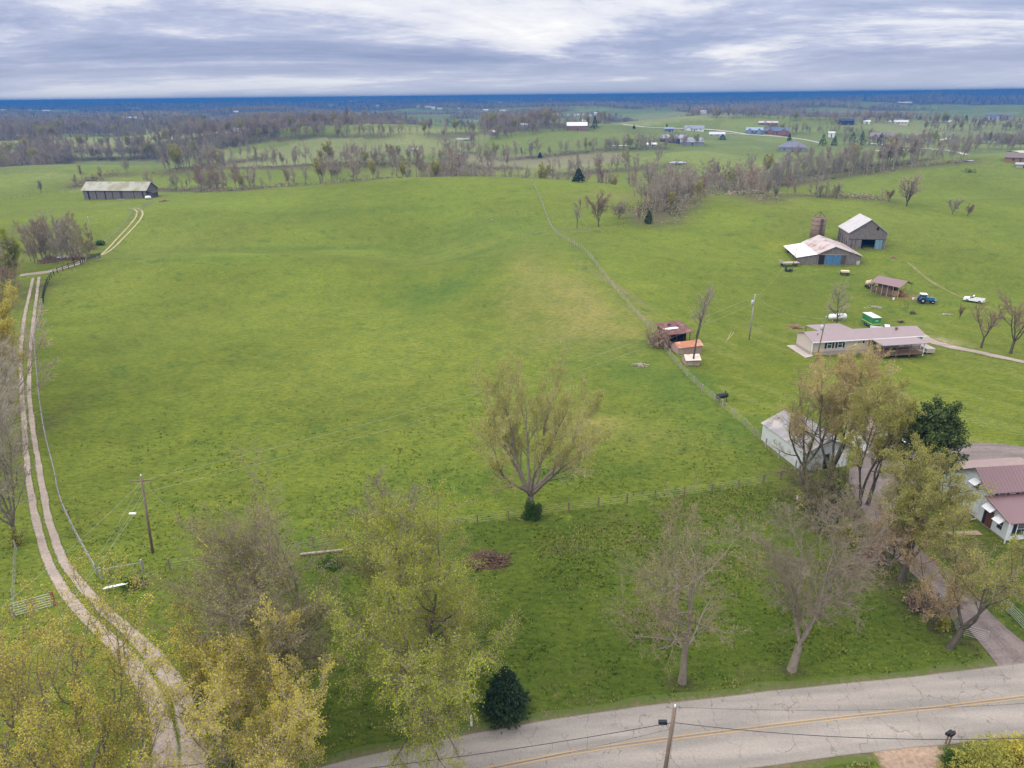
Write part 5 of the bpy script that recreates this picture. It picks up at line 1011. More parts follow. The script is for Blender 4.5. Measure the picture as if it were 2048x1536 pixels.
# --- small pale garage and the white vehicles behind the pine
p = A3(1765, 905); r = empty('garage', p, .15, 'small white garage with a tan roof between the budding trees and the pine', 'garage'); MB().span(-2.6, 2.6, 0, 5, -.3, 2.5).prism([(-2.6, 2.5), (0, 3.9), (2.6, 2.5)], 'y', 0, 5).build('wall', WHITE, r); roof_slabs(r, [(-2.6, 2.5), (0, 3.9), (2.6, 2.5)], 0, 5, mat('tan_roof', (.36, .27, .23), .8, .15, 1), th=.1, ov=.3); flat(r, 'garage_door', -2.1, 2.1, -.1, 2.1, SIDING, .05)
# --- white house at the right edge
A, B = A3(2008, 1081), A3(2048, 1079); C2 = A3(1878, 980); u = (C2-A)[:2]; D = depth(A, B, C2); r = empty('farmhouse', A, math.atan2(u[1], u[0])-math.pi/2, 'white clapboard farmhouse with a two-level maroon metal roof at the right edge', 'house'); D = float(np.linalg.norm(u)); Lb = 13.0
def gp(px, py): s, z = wp(A, C2, px, py); return (s, z)
l0, l1, u0, rg_, bk = gp(2018, 1046), gp(1972, 996), gp(1977, 988), gp(1956, 938), gp(1886, 948); l0 = (0.0, max(2.5, l0[1]))
print('house', D, l0, l1, u0, rg_, bk)
yl = 3.6; zl = 3.35; ze = 4.0; yr = 5.85; zr = 5.65; zb = 2.35
MB().prism([(0, -.6), (0, l0[1]), (yl, zl), (yl, ze), (yr, zr), (D, zb), (D, -.6)], 'x', 0, Lb).build('wall', SIDW, r)
mb = MB()
for (ya, za), (yb, zb_), nm_ in (((-.45, l0[1]-.2), (yl-.01, zl+.02), 0), ((yl-.35, ze-.22), (yr, zr), 1), ((yr, zr), (D+.35, zb-.17), 1)): mb.prism([(ya, za), (yb, zb_), (yb, zb_+.1), (ya, za+.1)], 'x', -.35, Lb+.3)
mb.build('roof', MAROON, r); MB().prism([(0, -.65), (D, -.65), (D, .12), (0, .12)], 'x', -.04, 0).build('foundation', PALEW, r); MB().span(-.42, -.34, -.55, -.45, -.3, l0[1]-.1).build('downspout', WHITE, r)
for x in (1.7, 4.2, 7, 10): window(r, x, zl+.30, .7, .34, shutters=BLACK, y=yl)
for x in (1.55, 2.65, 5.5, 9): window(r, x, 1.4, .85, 1.5, shutters=BLACK if x != 2.65 else None)
def awn(y, z, w):
    MB().prism([(-.02, z), (-.75, z-.45), (-.75, z-.40), (-.02, z+.06)], 'y', y-w/2, y+w/2).build('awning', WHITE, r)
window(r, 1.0, 1.35, .7, 1.0, face='left'); awn(1.0, 2.25, 1.1); flat(r, 'door', 2.1, 3.05, .1, 2.1, mat('brown_door', (.13, .06, .035), .6), .05, face='left', y=0); flat(r, 'shutter', 3.1, 3.45, .1, 2.1, BLACK, .06, face='left', y=0); awn(2.6, 2.75, 1.4)
window(r, 5.4, 3.7, .8, .8, face='left'); awn(5.4, 4.4, 1.1); window(r, D*.75, 1.4, .8, 1.1, face='left'); MB().tube([(-.15, 4.2, 0), (-.15, 4.2, 3.2)], .05, 6).tube([(-.15, 4.2, .1), (-1.5, 3.9, .05)], .05, 6).build('downspout', WHITE, r)
MB().span(1.5, 9, -2.6, -1.9, -.1, .14).build('step', CONC, r)
MB().prism([(D+.3, zb-.25), (D+3.6, zb-.7), (D+3.6, zb-.6), (D+.3, zb-.15)], 'x', .6, Lb).build('rear_roof', mat('tan_metal_roof', (.27, .20, .18), .7, .15, 1), r); MB().span(1, Lb-.5, D+.02, D+3.4, -.4, zb-.75).build('rear_wall', SIDW, r)
# ------------------------------------------------------------------ vehicles
VW = mat('vehicle_white', (.72, .72, .72), .25, .03, 2, spec=.6); LAMPR = mat('tail_lamp', (.35, .02, .02), .3); LAMPW = mat('lamp_glass', (.7, .7, .65), .2); HUBW = mat('wheel_hub_white', (.62, .60, .56), .5); HUBS = mat('wheel_rim', (.35, .35, .36), .35, metal=.5)
def wheel(root, x, y, rad, w, hub=HUBS, hr=.6):
    e = empty('wheel', (x, y, rad)); e.parent = root
    MB().lathe([(rad*.62, -w/2), (rad*.93, -w/2), (rad, -w*.3), (rad, w*.3), (rad*.93, w/2), (rad*.62, w/2)], k=20, axis='y').build('tyre', RUBBER, e, True)
    MB().lathe([(rad*.1, -w*.52), (rad*hr, -w*.47), (rad*hr, w*.47), (rad*.1, w*.52)], k=14, axis='y').build('rim', hub, e)
def pickup(px, py, ang, label, crew=False, L_=5.6, flatbed=False):
    p = at(px, py); r = empty('pickup_truck', p, ang, label, 'pickup truck'); W_ = 1.95; r.location.z += .02
    # local +x is forward
    hl = L_/2; b = MB()
    b.prism([(-hl, .45), (hl, .45), (hl, .95), (hl-.1, 1.08), (hl-1.35, 1.18), (hl-1.45, 1.2), (.0, 1.2), (-.4, 1.2), (-.4, .72), (-hl, .72)], 'y', -W_/2, W_/2)
    b.prism([(-hl, .72), (-.4, .72), (-.4, 1.2), (-hl, 1.2)], 'y', W_/2-.08, W_/2).prism([(-hl, .72), (-.4, .72), (-.4, 1.2), (-hl, 1.2)], 'y', -W_/2, -W_/2+.08).span(-hl, -hl+.07, -W_/2+.08, W_/2-.08, .72, 1.18).build('body', VW, r)
    cx0, cx1 = (-.42, hl-1.45) if crew else (-.1, hl-1.45)
    cab = MB().prism([(cx0, 1.2), (cx1, 1.2), (cx1-.65, 1.78), (cx0+.2, 1.78)], 'y', -W_/2+.1, W_/2-.1).build('cab', VW, r)
    MB().prism([(cx0+.16, 1.25), (cx1-.14, 1.25), (cx1-.68, 1.70), (cx0+.28, 1.70)], 'y', -W_/2+.07, -W_/2+.1).build('window', GLASS, cab); MB().prism([(cx0+.16, 1.25), (cx1-.14, 1.25), (cx1-.68, 1.70), (cx0+.28, 1.70)], 'y', W_/2-.1, W_/2-.07).build('window', GLASS, cab)
    MB().prism([(cx1-.02, 1.24), (cx1+.02, 1.24), (cx1-.60, 1.74), (cx1-.64, 1.74)], 'y', -W_/2+.2, W_/2-.2).build('windscreen', GLASS, cab); MB().prism([(cx0-.03, 1.3), (cx0+.02, 1.3), (cx0+.2, 1.7), (cx0+.15, 1.7)], 'y', -W_/2+.3, W_/2-.3).build('rear_window', GLASS, cab)
    if crew: MB().span((cx0+cx1)/2-.3, (cx0+cx1)/2-.2, -W_/2+.06, W_/2-.06, 1.22, 1.72).build('pillar', VW, cab)
    MB().span(-hl+.1, -.45, -W_/2+.09, W_/2-.09, .73, .76).build('bed_liner', mat('bed_liner', (.10, .09, .11), .8), r)
    for x in (-hl+1.05, hl-1.0):
        for s in (-1, 1): wheel(r, x, s*(W_/2-.12), .39, .26)
    for s in (-1, 1):
        MB().box((hl+.01, s*.72, .85), (.05, .35, .18)).build('headlight', LAMPW, r); MB().box((-hl-.01, s*.88, .95), (.05, .14, .3)).build('tail_light', LAMPR, r); MB().box((cx1-.2, s*(W_/2+.08), 1.3), (.12, .2, .18)).build('mirror', BLACK, r)
    MB().span(hl, hl+.1, -W_/2+.05, W_/2-.05, .42, .62).build('front_bumper', STEEL, r); MB().span(-hl-.12, -hl, -W_/2+.05, W_/2-.05, .45, .6).build('rear_bumper', STEEL, r); return r
pickup(1947, 604, R_(140), 'white pickup truck parked alone on the grassy slope at the right', L_=5.0).scale = (.84, .84, .84)
pickup(1769, 668, R_(-24), 'white crew-cab pickup truck parked behind the long home, hitched to the green trailer', True, 5.6)
GREEN = mat('trailer_green', (.03, .19, .06), .45, .08, 2); YS = mat('stripe_yellow', (.60, .55, .15), .5); ROOFP = mat('trailer_roof', (.58, .53, .50), .5, .08, 2)
p = at(1741, 652); r = empty('cargo_trailer', p, R_(-86), 'green box trailer with a yellow stripe and pale roof behind the long home', 'trailer')
MB().prism([(-3.0, .5), (2.6, .5), (2.6, 2.9), (-3.0, 2.9)], 'y', -1.15, 1.15).build('body', GREEN, r); MB().span(-3.1, 2.7, -1.2, 1.2, 2.9, 3.0).build('roof', ROOFP, r); MB().span(-3.01, 2.61, -1.165, 1.165, 1.15, 1.33).build('stripe', YS, r); r.scale = (.72, .80, .80); MB().span(2.6, 2.64, -.45, .45, 1.9, 2.25).build('emblem', mat('emblem_pale', (.2, .45, .22), .5), r); MB().tube([(2.6, 0, .5), (4.0, 0, .5)], .07, 6).build('hitch', STEEL, r)
for x in (-1.2, -.3):
    for s in (-1, 1): wheel(r, x, s*1.2, .37, .22, mat('hub_yellow', (.6, .5, .1), .5))
# blue tractor, facing right
TB = mat('tractor_blue', (.02, .13, .28), .35, .08, 3, spec=.6); TD = mat('tractor_dark', (.02, .03, .04), .6)
p = at(1850, 606); r = empty('tractor', p, R_(-12), 'blue farm tractor with a white cab roof and white wheel hubs beside the hay shelter', 'tractor')
MB().prism([(-.2, .85), (2.1, .8), (2.15, 1.35), (2.0, 1.62), (-.1, 1.72)], 'y', -.38, .38).build('hood', TB, r); MB().prism([(-1.6, .6), (-.1, .55), (2.1, .55), (2.1, .85), (-.1, 1.0), (-1.6, 1.2)], 'y', -.3, .3).build('chassis', TD, r)
cb = MB().span(-1.5, -.1, -.75, -.68, 1.2, 1.55).span(-1.5, -.1, .68, .75, 1.2, 1.55).span(-1.5, -1.43, -.75, .75, 1.2, 1.6).span(-1.5, -.1, -.75, .75, 1.05, 1.2)
for x in (-1.45, -.15):
    for y_ in (-.71, .71): cb.box((x, y_, 2.0), (.09, .09, 1.1))
cb = cb.build('cab', TB, r); MB().span(-1.43, -.17, -.70, .70, 1.56, 2.46).build('glass', GLASS, cb); MB().prism([(-1.65, 2.5), (.05, 2.5), (.0, 2.68), (-1.6, 2.68)], 'y', -.85, .85).build('cab_roof', WHITE, cb)
for s in (-1, 1):
    wheel(r, -1.0, s*.95, .86, .48, HUBW, .5); wheel(r, 1.65, s*.78, .52, .32, HUBW, .5); MB().prism([(-1.95, 1.2), (-1.5, 1.78), (-.5, 1.78), (-.05, 1.2), (-.15, 1.15), (-.55, 1.7), (-1.45, 1.7), (-1.85, 1.15)], 'y', s*.95-.28, s*.95+.28).build('fender', TB, r)
    MB().box((2.17, s*.2, 1.25), (.04, .16, .16)).build('headlight', LAMPW, r)
r.scale = (.84, .84, .84); MB().tube([(.9, .2, 1.65), (.9, .2, 2.5)], .05, 8).build('exhaust', TD, r); MB().span(2.2, 2.75, -.5, .5, .6, .9).build('front_weight', TB, r); MB().tube([(-1.6, -.4, .6), (-2.3, -.35, .45)], .05, 6).tube([(-1.6, .4, .6), (-2.3, .35, .45)], .05, 6).build('rear_linkage', TD, r)
# tanks, wagons
def tank(px, py, ang, L_, rad, m, lab, stand=.5, wheels=False, name='tank'):
    p = at(px, py); r = empty(name, p, ang, lab, 'tank'); MB().lathe([(.05, -L_/2), (rad*.6, -L_/2+.08), (rad*.92, -L_/2+.25), (rad, -L_/2+.5), (rad, L_/2-.5), (rad*.92, L_/2-.25), (rad*.6, L_/2-.08), (.05, L_/2)], (0, 0, stand+rad), 18, 'x').build('shell', m, r, True)
    MB().lathe([(.22, 0), (.22, .18), (.1, .24)], (0, 0, stand+2*rad-.04), 10).build('cap', m, r)
    for s in (-1, 1):
        MB().box((s*L_*.3, 0, (stand+.2)/2), (.12, rad*1.3, stand+.3)).build('leg', CONC if not wheels else TD, r)
        if wheels:
            for t in (-1, 1): wheel(r, s*L_*.3, t*(rad*.9), .38, .22)
tank(1674, 641, R_(6), 4.0, .58, WHITE, 'long white propane tank behind the oval-crowned tree', .35); tank(1739, 576, R_(-5), 2.3, .6, mat('cream_tank', (.55, .42, .28), .6, .15, 3), 'cream tank wagon on wheels at the left end of the hay shelter', .75, True)
def wagon(px, py, ang, L_, W_, hh, lab, deck, load=None):
    p = at(px, py); r = empty('farm_wagon', p, ang, lab, 'wagon'); MB().span(-L_/2, L_/2, -W_/2, W_/2, hh, hh+.15).build('deck', deck, r); MB().span(-L_/2, L_/2, -.1, .1, hh-.25, hh).tube([(L_/2, 0, hh-.3), (L_/2+1.2, 0, .25)], .05, 6).build('frame', TD, r)
    for s in (-1, 1):
        for t in (-1, 1): wheel(r, s*L_*.33, t*(W_*.42), .36, .2)
    MB().span(-L_/2-.04, -L_/2+.04, -W_/2, W_/2, hh+.15, hh+.9).build('end_rack', deck, r) if load is None else MB().span(-L_/2+.1, L_/2-.1, -W_/2+.1, W_/2-.1, hh+.15, hh+.55).build('load', load, r)
wagon(1578, 532, R_(6), 5.0, 2.1, .9, 'flat wooden hay wagon parked under the white lean-to roof', PALEW); wagon(1689, 550, R_(-15), 2.2, 1.4, .65, 'small cream-topped farm cart on the grass in front of the low barn', WOODD, mat('cream_load', (.60, .50, .33), .8, .2, 3)); wagon(1577, 543, R_(10), 1.8, .9, .4, 'small black implement at the foot of the barnyard pole', TD)
p = at(1812, 617); r = empty('hay_ring_post', p, 0, 'short brown post frame on the grass between the hay shelter and the trailer', 'post'); MB().box((-.35, 0, .6), (.12, .12, 1.2)).build('post', WOODB, r); MB().box((.35, 0, .6), (.12, .12, 1.2)).build('post', WOODB, r); MB().box((0, 0, 1.15), (1.0, .1, .14)).build('crosspiece', WOODB, r)
p = at(1443, 803); r = empty('barrel_smoker', p, R_(18), 'black barrel-shaped smoker or tank on legs standing by the wire fence', 'smoker'); MB().lathe([(.05, -.95), (.38, -.9), (.42, -.5), (.42, .5), (.38, .9), (.05, .95)], (0, 0, 1.0), 16, 'x').build('drum', BLACK, r, True)
for s in (-.6, .6):
    for t in (-.28, .28): MB().tube([(s, t, .75), (s*1.1, t*1.3, 0)], .04, 6).build('leg', BLACK, r)
MB().tube([(.6, .1, 1.3), (.62, .1, 1.7)], .07, 8).build('chimney', BLACK, r); MB().box((-.75, -.3, .9), (.5, .4, .45)).build('firebox', TD, r)
for k, (px, py, lab) in enumerate(((1787, 599.5, 'small white bucket on the bare ground at the front of the hay shelter'), (1826, 599.5, 'white tub by the tractor end of the hay shelter'), (1596, 999, 'small white bucket in the grass below the shed trees'), (1838, 885, 'white boat-like cover under the pine'), (1768, 893, 'white car partly hidden below the small garage'), (1812, 886, 'white vehicle glimpsed left of the pine'))):
    if k < 3: o = MB().lathe([(.2, 0), (.28, .5), (.25, .5), (.18, .05)], k=12).build('bucket', WHITE); o.location = at(px, py); tag(o, lab, 'bucket')
    elif k == 3: o = MB().lathe([(.1, -1.6), (.6, -1.2), (.8, 0), (.6, 1.2), (.1, 1.6)], (0, 0, .7), 12, 'x').build('covered_boat', WHITE, smooth=True); o.location = at(px, py); tag(o, lab, 'boat')
    else:
        r = empty('car', at(px, py), .2*k, lab, 'car'); MB().prism([(-2.1, .35), (2.1, .35), (2.15, .8), (1.2, .95), (-1.3, .98), (-2.1, .9)], 'y', -.85, .85).build('body', VW, r); MB().prism([(-1.2, .96), (1.1, .94), (.5, 1.42), (-.8, 1.42)], 'y', -.75, .75).build('cabin', GLASS, r); MB().span(-.78, .48, -.7, .7, 1.42, 1.47).build('roof', VW, r)
        for x in (-1.35, 1.35):
            for s in (-1, 1): wheel(r, x, s*.78, .32, .2)
# ------------------------------------------------------------------ fences
def fence(name, pix, spacing, hh, lab, pm, wires=(.4, .8, 1.1), pr_=.07, rails=None, wm=WIREG, thick=.006, cat='fence', square=False, base=0.0):
    pts = resample(chaikin(Wp(*pix), 1), spacing); z = H(pts[:, 0], pts[:, 1]); r = empty(name, (pts[0][0], pts[0][1], z[0]), 0, lab, cat); o0 = np.array([pts[0][0], pts[0][1], z[0]]); P3 = np.column_stack([pts, z])-o0; rg = random.Random(len(pts)); rest = MB()
    for k, q in enumerate(P3):
        mb = MB() if k < 100 else rest; l_ = (rg.gauss(0, .03), rg.gauss(0, .03)); hk = hh*rg.uniform(.93, 1.08)
        mb.tube([(q[0], q[1], q[2]-.3), (q[0]+l_[0], q[1]+l_[1], q[2]+hk)], pr_*rg.uniform(.85, 1.2), 4 if square else 6)
        if k < 100: mb.build('post', pm, r)
    if rest.v: rest.build('post', pm, r)['kind'] = 'stuff'
    for w in wires: MB().tube([(q[0], q[1], q[2]+w) for q in P3], thick, 3, False).build('wire', wm, r)
    for w in (rails or ()): 
        mb = MB()
        for a, b in zip(P3, P3[1:]): mb.tube([(a[0], a[1], a[2]+w), (b[0], b[1], b[2]+w)], .055, 4)
        mb.build('rail', pm, r)
    return r
fence('board_fence', [(87, 606), (88, 592), (95, 568), (108, 549), (140, 536), (170, 527), (202, 514)], 1.9, 1.45, 'dark post fence curving round the head of the farm track', mat('creosote', (.03, .03, .025), .9, .2, 4), (), .11, (.7, 1.15), square=True)
fence('wire_fence', [(87, 606), (73, 660), (70, 690), (76, 750), (80, 800), (92, 880), (113, 955), (120, 1003), (145, 1060), (172, 1110), (194, 1148)], 2.6, 1.3, 'grey wire fence with old posts along the right side of the gravel track', POLEG, (.3, .6, .9, 1.15), .08, (1.15,))
fence('wire_fence', [(210, 489), (238, 464), (258, 441), (267, 428), (262, 419)], 2.2, 1.3, 'light post fence beside the upper track to the long barn', POLEG, (.5, 1.0), .08, (1.1,))
fence('wire_fence', [(1063, 362), (1080, 396), (1092, 430), (1105, 462), (1150, 490), (1200, 542), (1250, 605), (1298, 658), (1330, 700), (1352, 730), (1400, 780), (1440, 812), (1490, 852), (1540, 905), (1590, 940)], 3.2, 1.35, 'long weathered pasture fence running from the hill crest down past the sheds', POLEG, (.25, .5, .75, 1.0, 1.2), .09, None, mat('old_fence_wire', (.33, .29, .21), .9), .012)
fence('wire_fence', [(1038, 476), (1075, 468), (1105, 462), (1180, 458)], 2.8, 1.2, 'short side fence meeting the long pasture fence at its corner', POLEG, (.4, .8), .08, None)
fence('wire_fence', [(340, 1140), (500, 1120), (660, 1090), (760, 1070), (880, 1058), (970, 1046), (1040, 1036), (1130, 1024), (1180, 1018), (1260, 1005), (1340, 996), (1430, 985), (1500, 972), (1526, 968)], 3.6, 1.35, 'wire fence with wooden posts dividing the big pasture from the lower lot', POLE, (.3, .6, .9, 1.2), .09)
fence('rail_fence', [(1526, 968), (1562, 958), (1598, 952)], 2.4, 1.4, 'single pale rail fence section ending at the shed trees', POLE, (), .12, (1.2,))
fence('rail_fence', [(203, 1156), (245, 1148), (287, 1142)], 2.7, 1.4, 'pale log rail at the corner of the pasture by the gravel track', POLEG, (), .13, (1.05,))
fence('wire_fence', [(34, 1100), (31, 1160), (28, 1236)], 2.6, 1.2, 'narrow grey wire fence from the left edge trunk to the tube gate', POLEG, (.3, .6, .9, 1.1), .07)
fence('chain_link_fence', [(1880, 1195), (1912, 1248), (1918, 1278), (1972, 1284)], 2.2, 1.2, 'low chain-link fence corner beside the driveway entrance', STEEL, (.1, .3, .5, .7, .9, 1.15), .035, None, STEEL, .012)
fence('chain_link_fence', [(1985, 1195), (2015, 1225), (2055, 1265)], 2.2, 1.2, 'chain-link fence right of the driveway in the house yard', STEEL, (.1, .3, .5, .7, .9, 1.15), .035, None, STEEL, .012)
fence('wire_fence', [(310, 403), (296, 410), (283, 422), (276, 430)], 2.5, 1.2, 'short fence dropping from the long barn to the upper track', POLEG, (.5, 1.0), .07)
fence('wire_fence', [(0, 402), (60, 392), (120, 386), (168, 384)], 4, 1.2, 'brushy fence line crossing the slope left of the long barn', POLEG, (.5, 1.0), .09)
def gate(a_, b_, lab, lean=0.0, m=STEEL, hh=1.35, flat_=False):
    A, B = at(*a_), at(*b_); L_ = float(np.linalg.norm((B-A)[:2])); r = empty('tube_gate', A, fr(A, B), lab, 'gate'); mb = MB()
    def q(x, z): return (x, -z*math.sin(lean), .12+z*math.cos(lean))
    for k in range(6): mb.tube([q(0, hh*k/5), q(L_, hh*k/5)], .028, 6)
    mb.build('bars', m, r); mb = MB()
    for x in (0, L_*.5, L_): mb.tube([q(x, 0), q(x, hh)], .03, 6)
    mb.build('frame', m, r); return r, L_
g, L_ = gate((32, 1232), (106, 1212), 'grey tube gate standing open beside the gravel track, hung on a reddish post'); MB().box((L_+.2, 0, .75), (.2, .2, 1.7)).build('post', mat('red_post', (.28, .09, .05), .8, .4, 4), g); MB().box((-.15, 0, .7), (.14, .14, 1.6)).build('post', POLEG, g)
gate((212, 1176), (258, 1166), 'white tube gate lying leaned back in the grass below the pale log rail', 1.1, WHITE)
for dx, lab in ((0, 'straighter of two pale boards propped in a V right of the sheds'), (1, 'more slanted of two pale boards propped in a V right of the sheds')):
    o = MB().box((0, 0, 1.15), (.10, .06, 2.4), ry=.35+.25*dx).build('board', mat('fresh_board', (.50, .43, .25), .8)); o.location = at(1452, 686)+np.array([.35+.25*dx, 0, 0]); tag(o, lab, 'board')
# ------------------------------------------------------------------ utility poles and wires
def air(px, py, z):
    d = ray(px, py); t = (z-CAMZ)/d[2]; return CAMP+t*d
def span_wire(root, a, b, sag, m=WIRE, rad=.012, name='wire', k=24):
    o = np.array(root.location); a = np.array(a, float)-o; b = np.array(b, float)-o; MB().tube([tuple(a+(b-a)*t+np.array([0, 0, -sag*4*t*(1-t)])) for t in np.linspace(0, 1, k+1)], rad, 4, False).build(name, m, root)
def upole(px, py, pyt, lab, m=POLE, rad=.15, transformer=None, arm=None, lean=(0, 0), h=None, insul=True):
    p = at(px, py); h = h or hfor(p, pyt); r = empty('utility_pole', p, 0, lab, 'utility pole'); top = (lean[0], lean[1], h); MB().tube([(0, 0, -.4), top], [rad, rad*.72], 10).build('pole', m, r, True)
    if transformer is not None:
        z = h*transformer; f_ = transformer; MB().lathe([(.1, -.48), (.24, -.45), (.26, .35), (.2, .45), (.05, .5)], (lean[0]*f_-.36, lean[1]*f_-.15, z), 12).build('transformer', CERAM, r, True)
    if arm: MB().box((lean[0], lean[1], h-.55), (arm, .1, .12), rz=.15).build('crossarm', m, r); 
    if insul: MB().lathe([(.05, 0), (.07, .1), (.04, .2)], top, 8).build('insulator', WHITE, r)
    return r, np.array(p)+np.array(top)
rL, tL = upole(305, 1106, 953, 'wooden power pole with guy wires in the pasture corner by the gravel track', POLE, .15, None, 2.4, (.65, .1))
rM, tM = upole(1498, 679, 590, 'tall pale grey power pole with a transformer on the lawn left of the long home', POLEG, .15, .84, None, (.12, 0))
rH, tH = upole(1631, 727, 634, 'leaning brown service pole with a transformer in front of the long home', POLE, .13, .78, None, (.55, 0))
rB, tB = upole(1582, 546, 491, 'thin leaning pole in the barnyard in front of the white lean-to', POLE, .10, None, None, (.7, 0), insul=False)
rC, tC = upole(186, 480, 434, 'faint pale pole with a crossarm behind the copse', POLEG, .13, None, 3.0)
rR, tR = upole(1322, 1590, 1414, 'roadside power pole with black cable, leaning right at the foot of the picture', POLE, .16, None, None, (.35, 0), h=None)
span_wire(rL, tL-[0, 0, .5], tM-[0, 0, .3], 2.0, WIREG, .010); span_wire(rL, tL-[0, 0, 1.9], tM-[0, 0, 1.8], 2.2, WIREG, .010); span_wire(rL, tL-[0, 0, .6], air(-120, 1310, 7.6), .5, WIREG, .012); span_wire(rL, tL-[0, 0, 2.4], air(-60, 1460, 6), .5, WIREG, .012)
gp_ = at(421, 1100); span_wire(rL, tL-[0, 0, .8], gp_, 0, WIREG, .012, 'guy_wire', 2); gA = tL-np.array([0, 0, .8]); span_wire(rL, gA+(gp_-gA)*.76, gp_, 0, YELG, .04, 'guy_guard', 2)
gp_ = at(150, 1195); gA = tL-np.array([0, 0, .7]); span_wire(rL, gA, gp_, 0, WIREG, .012, 'guy_wire', 2); gp_ = at(208, 1150); span_wire(rL, gp_+[.45, 0, 2.0], gp_, 0, YELG, .04, 'guy_guard', 2); span_wire(rL, gA-[0, 0, 1], gp_+[.45, 0, 2.0], 0, WIREG, .010, 'guy_wire', 2)
MB().box((-.9, -.3, tL[2]-rL.location.z-4.2), (.7, .2, .12)).build('lamp', WHITE, rL)
span_wire(rM, tM-[0, 0, .3], tH-[0, 0, .3], 1.2, WIREG, .009); span_wire(rM, tM-[0, 0, .5], tB, 1.5, WIREG, .009); span_wire(rH, tH-[0, 0, 2.2], at(1690, 668)+np.array([0, 0, 3.8]), .3, WIREG, .009)
cab_ = tR-np.array([.05, 0, 1.35]); span_wire(rR, cab_, air(2300, 1462, cab_[2]-.6), 1.1, WIRE, .030, 'cable'); span_wire(rR, cab_, air(560, 1556, cab_[2]-.2), .35, WIRE, .030, 'cable')
span_wire(rR, tR, air(2300, 1385, tR[2]-.2), .8, WIRE, .014); span_wire(rR, tR-[0, 0, 1.9], air(560, 1610, tR[2]-2.1), .4, WIRE, .012); MB().box((-.35, 0, cab_[2]-rR.location.z+.02), (.55, .22, .26)).build('splice_box', BLACK, rR); MB().tube([(.28, -.17, 1.8), (.42, -.14, cab_[2]-rR.location.z+1.2)], .02, 4).build('conduit', POLEG, rR)
# mailboxes and marker
for k, (px, py, lab) in enumerate(((1891, 1489, 'black mailbox beside the road, left one of the leaning pair'), (1897, 1491, 'black mailbox beside the road, right one of the leaning pair'))):
    p = at(px, py); r = empty('mailbox', p, R_(-62), lab, 'mailbox', 'pair of roadside mailboxes'); MB().box((0, 0, .5), (.09, .09, 1.1), ry=.06).build('post', WOODB, r)
    a = np.linspace(0, math.pi, 8); MB().prism([(-.12, 1.05)]+[(-.12*math.cos(t), 1.20+.12*math.sin(t)) for t in a]+[(.12, 1.05)], 'y', -.28, .28).build('box', BLACK, r); r.children[-1].location = (0, 0, 0); MB().box((.12, .1, 1.25), (.02, .1, .1)).build('flag', LAMPR, r)
p = at(943, 1452); r = empty('marker_post', p, 0, 'short white utility marker post at the edge of the road under the lime-green tree', 'marker post'); MB().box((0, 0, .45), (.16, .1, 1.1)).build('post', WHITE, r); MB().prism([(-.08, 1.0), (.08, 1.0), (0, 1.12)], 'y', -.05, .05).build('cap', WHITE, r)
o = MB().tube([(-2.6, 0, .25), (2.6, .8, .3)], [.16, .1], 7).build('fallen_log', PALEW); o.location = at(650, 1112); tag(o, 'pale fallen log lying in the fence line behind the budding trees', 'log')
# ------------------------------------------------------------------ distant farmhouses and barns
HC = {}
def hm_(c, nm): 
    return mat('%s_%d_%d_%d' % (nm, int(c[0]*99), int(c[1]*99), int(c[2]*99)), c, .7, .08, 1)
def far_house(px, py, wpx, hpx, wall, roof, lab, rz=0.0, hip=False, dpt=.6, name='farmhouse', cat='house', wins=4, wing=0, pitch=.45, door=True):
    p = at(px, py); w = wfor(p, wpx); hh = wfor(p, hpx); d = min(max(w*dpt, 5), 16); rh = min(d*pitch*.5+.3, hh*.55); eh = max(hh-rh, 1.8); r = empty(name, p, rz-math.atan2(p[0], p[1]), lab, cat); wm, rm = hm_(wall, 'wall_paint'), hm_(roof, 'roof_cover')
    mb = MB().span(-w/2, w/2, 0, d, -1.5, eh)
    if not hip: mb.prism([(0, eh), (d/2, eh+rh), (d, eh)], 'x', -w/2, w/2)
    mb.build('wall', wm, r); o = .4
    if hip:
        z1 = eh+rh; MB().add([(-w/2-o, -o, eh), (w/2+o, -o, eh), (w/2+o, d+o, eh), (-w/2-o, d+o, eh), (-w/2+d*.45, d/2, z1), (w/2-d*.45, d/2, z1)], [(0, 1, 5, 4), (1, 2, 5), (2, 3, 4, 5), (3, 0, 4), (3, 2, 1, 0)]).build('roof', rm, r)
    else:
        mb = MB()
        for (ya, za), (yb, zb) in (((-o, eh-o*2*rh/d), (d/2, eh+rh)), ((d/2, eh+rh), (d+o, eh-o*2*rh/d))): mb.prism([(ya, za), (yb, zb), (yb, zb+.18), (ya, za+.18)], 'x', -w/2-o, w/2+o)
        mb.build('roof', rm, r)
    for s in range(wing):
        x = (-w*.28, w*.28, 0)[s]; g_ = w*.11; MB().prism([(x-g_, -.5), (x-g_, eh), (x, eh+rh*.7), (x+g_, eh), (x+g_, -.5)], 'y', -1.6, .5).build('gable', wm, r); MB().prism([(x-g_-.3, eh-.1), (x, eh+rh*.7+.1), (x+g_+.3, eh-.1), (x+g_+.3, eh+.1), (x, eh+rh*.7+.35), (x-g_-.3, eh+.1)], 'y', -1.9, d/2).build('gable_roof', rm, r)
    for k in range(wins): x = -w/2+w*(k+.7)/(wins+.4); MB().span(x-.5, x+.5, -.12, .05, eh*.35, eh*.78).build('window', GLASS, r)
    if door: MB().span(-.1, .9, -.1, .05, 0, min(2.1, eh*.8)).build('door', WOODD, r)
    return r
W1, G1, G2, RB, DK, BL = (.66, .66, .64), (.34, .34, .36), (.17, .17, .20), (.24, .12, .085), (.045, .05, .065), (.18, .24, .32)
far_house(1154, 261, 40, 15, (.22, .13, .12), (.62, .60, .60), 'dark red barn with a pale tin roof beside the tall conifer', cat='barn', name='barn', wins=0)
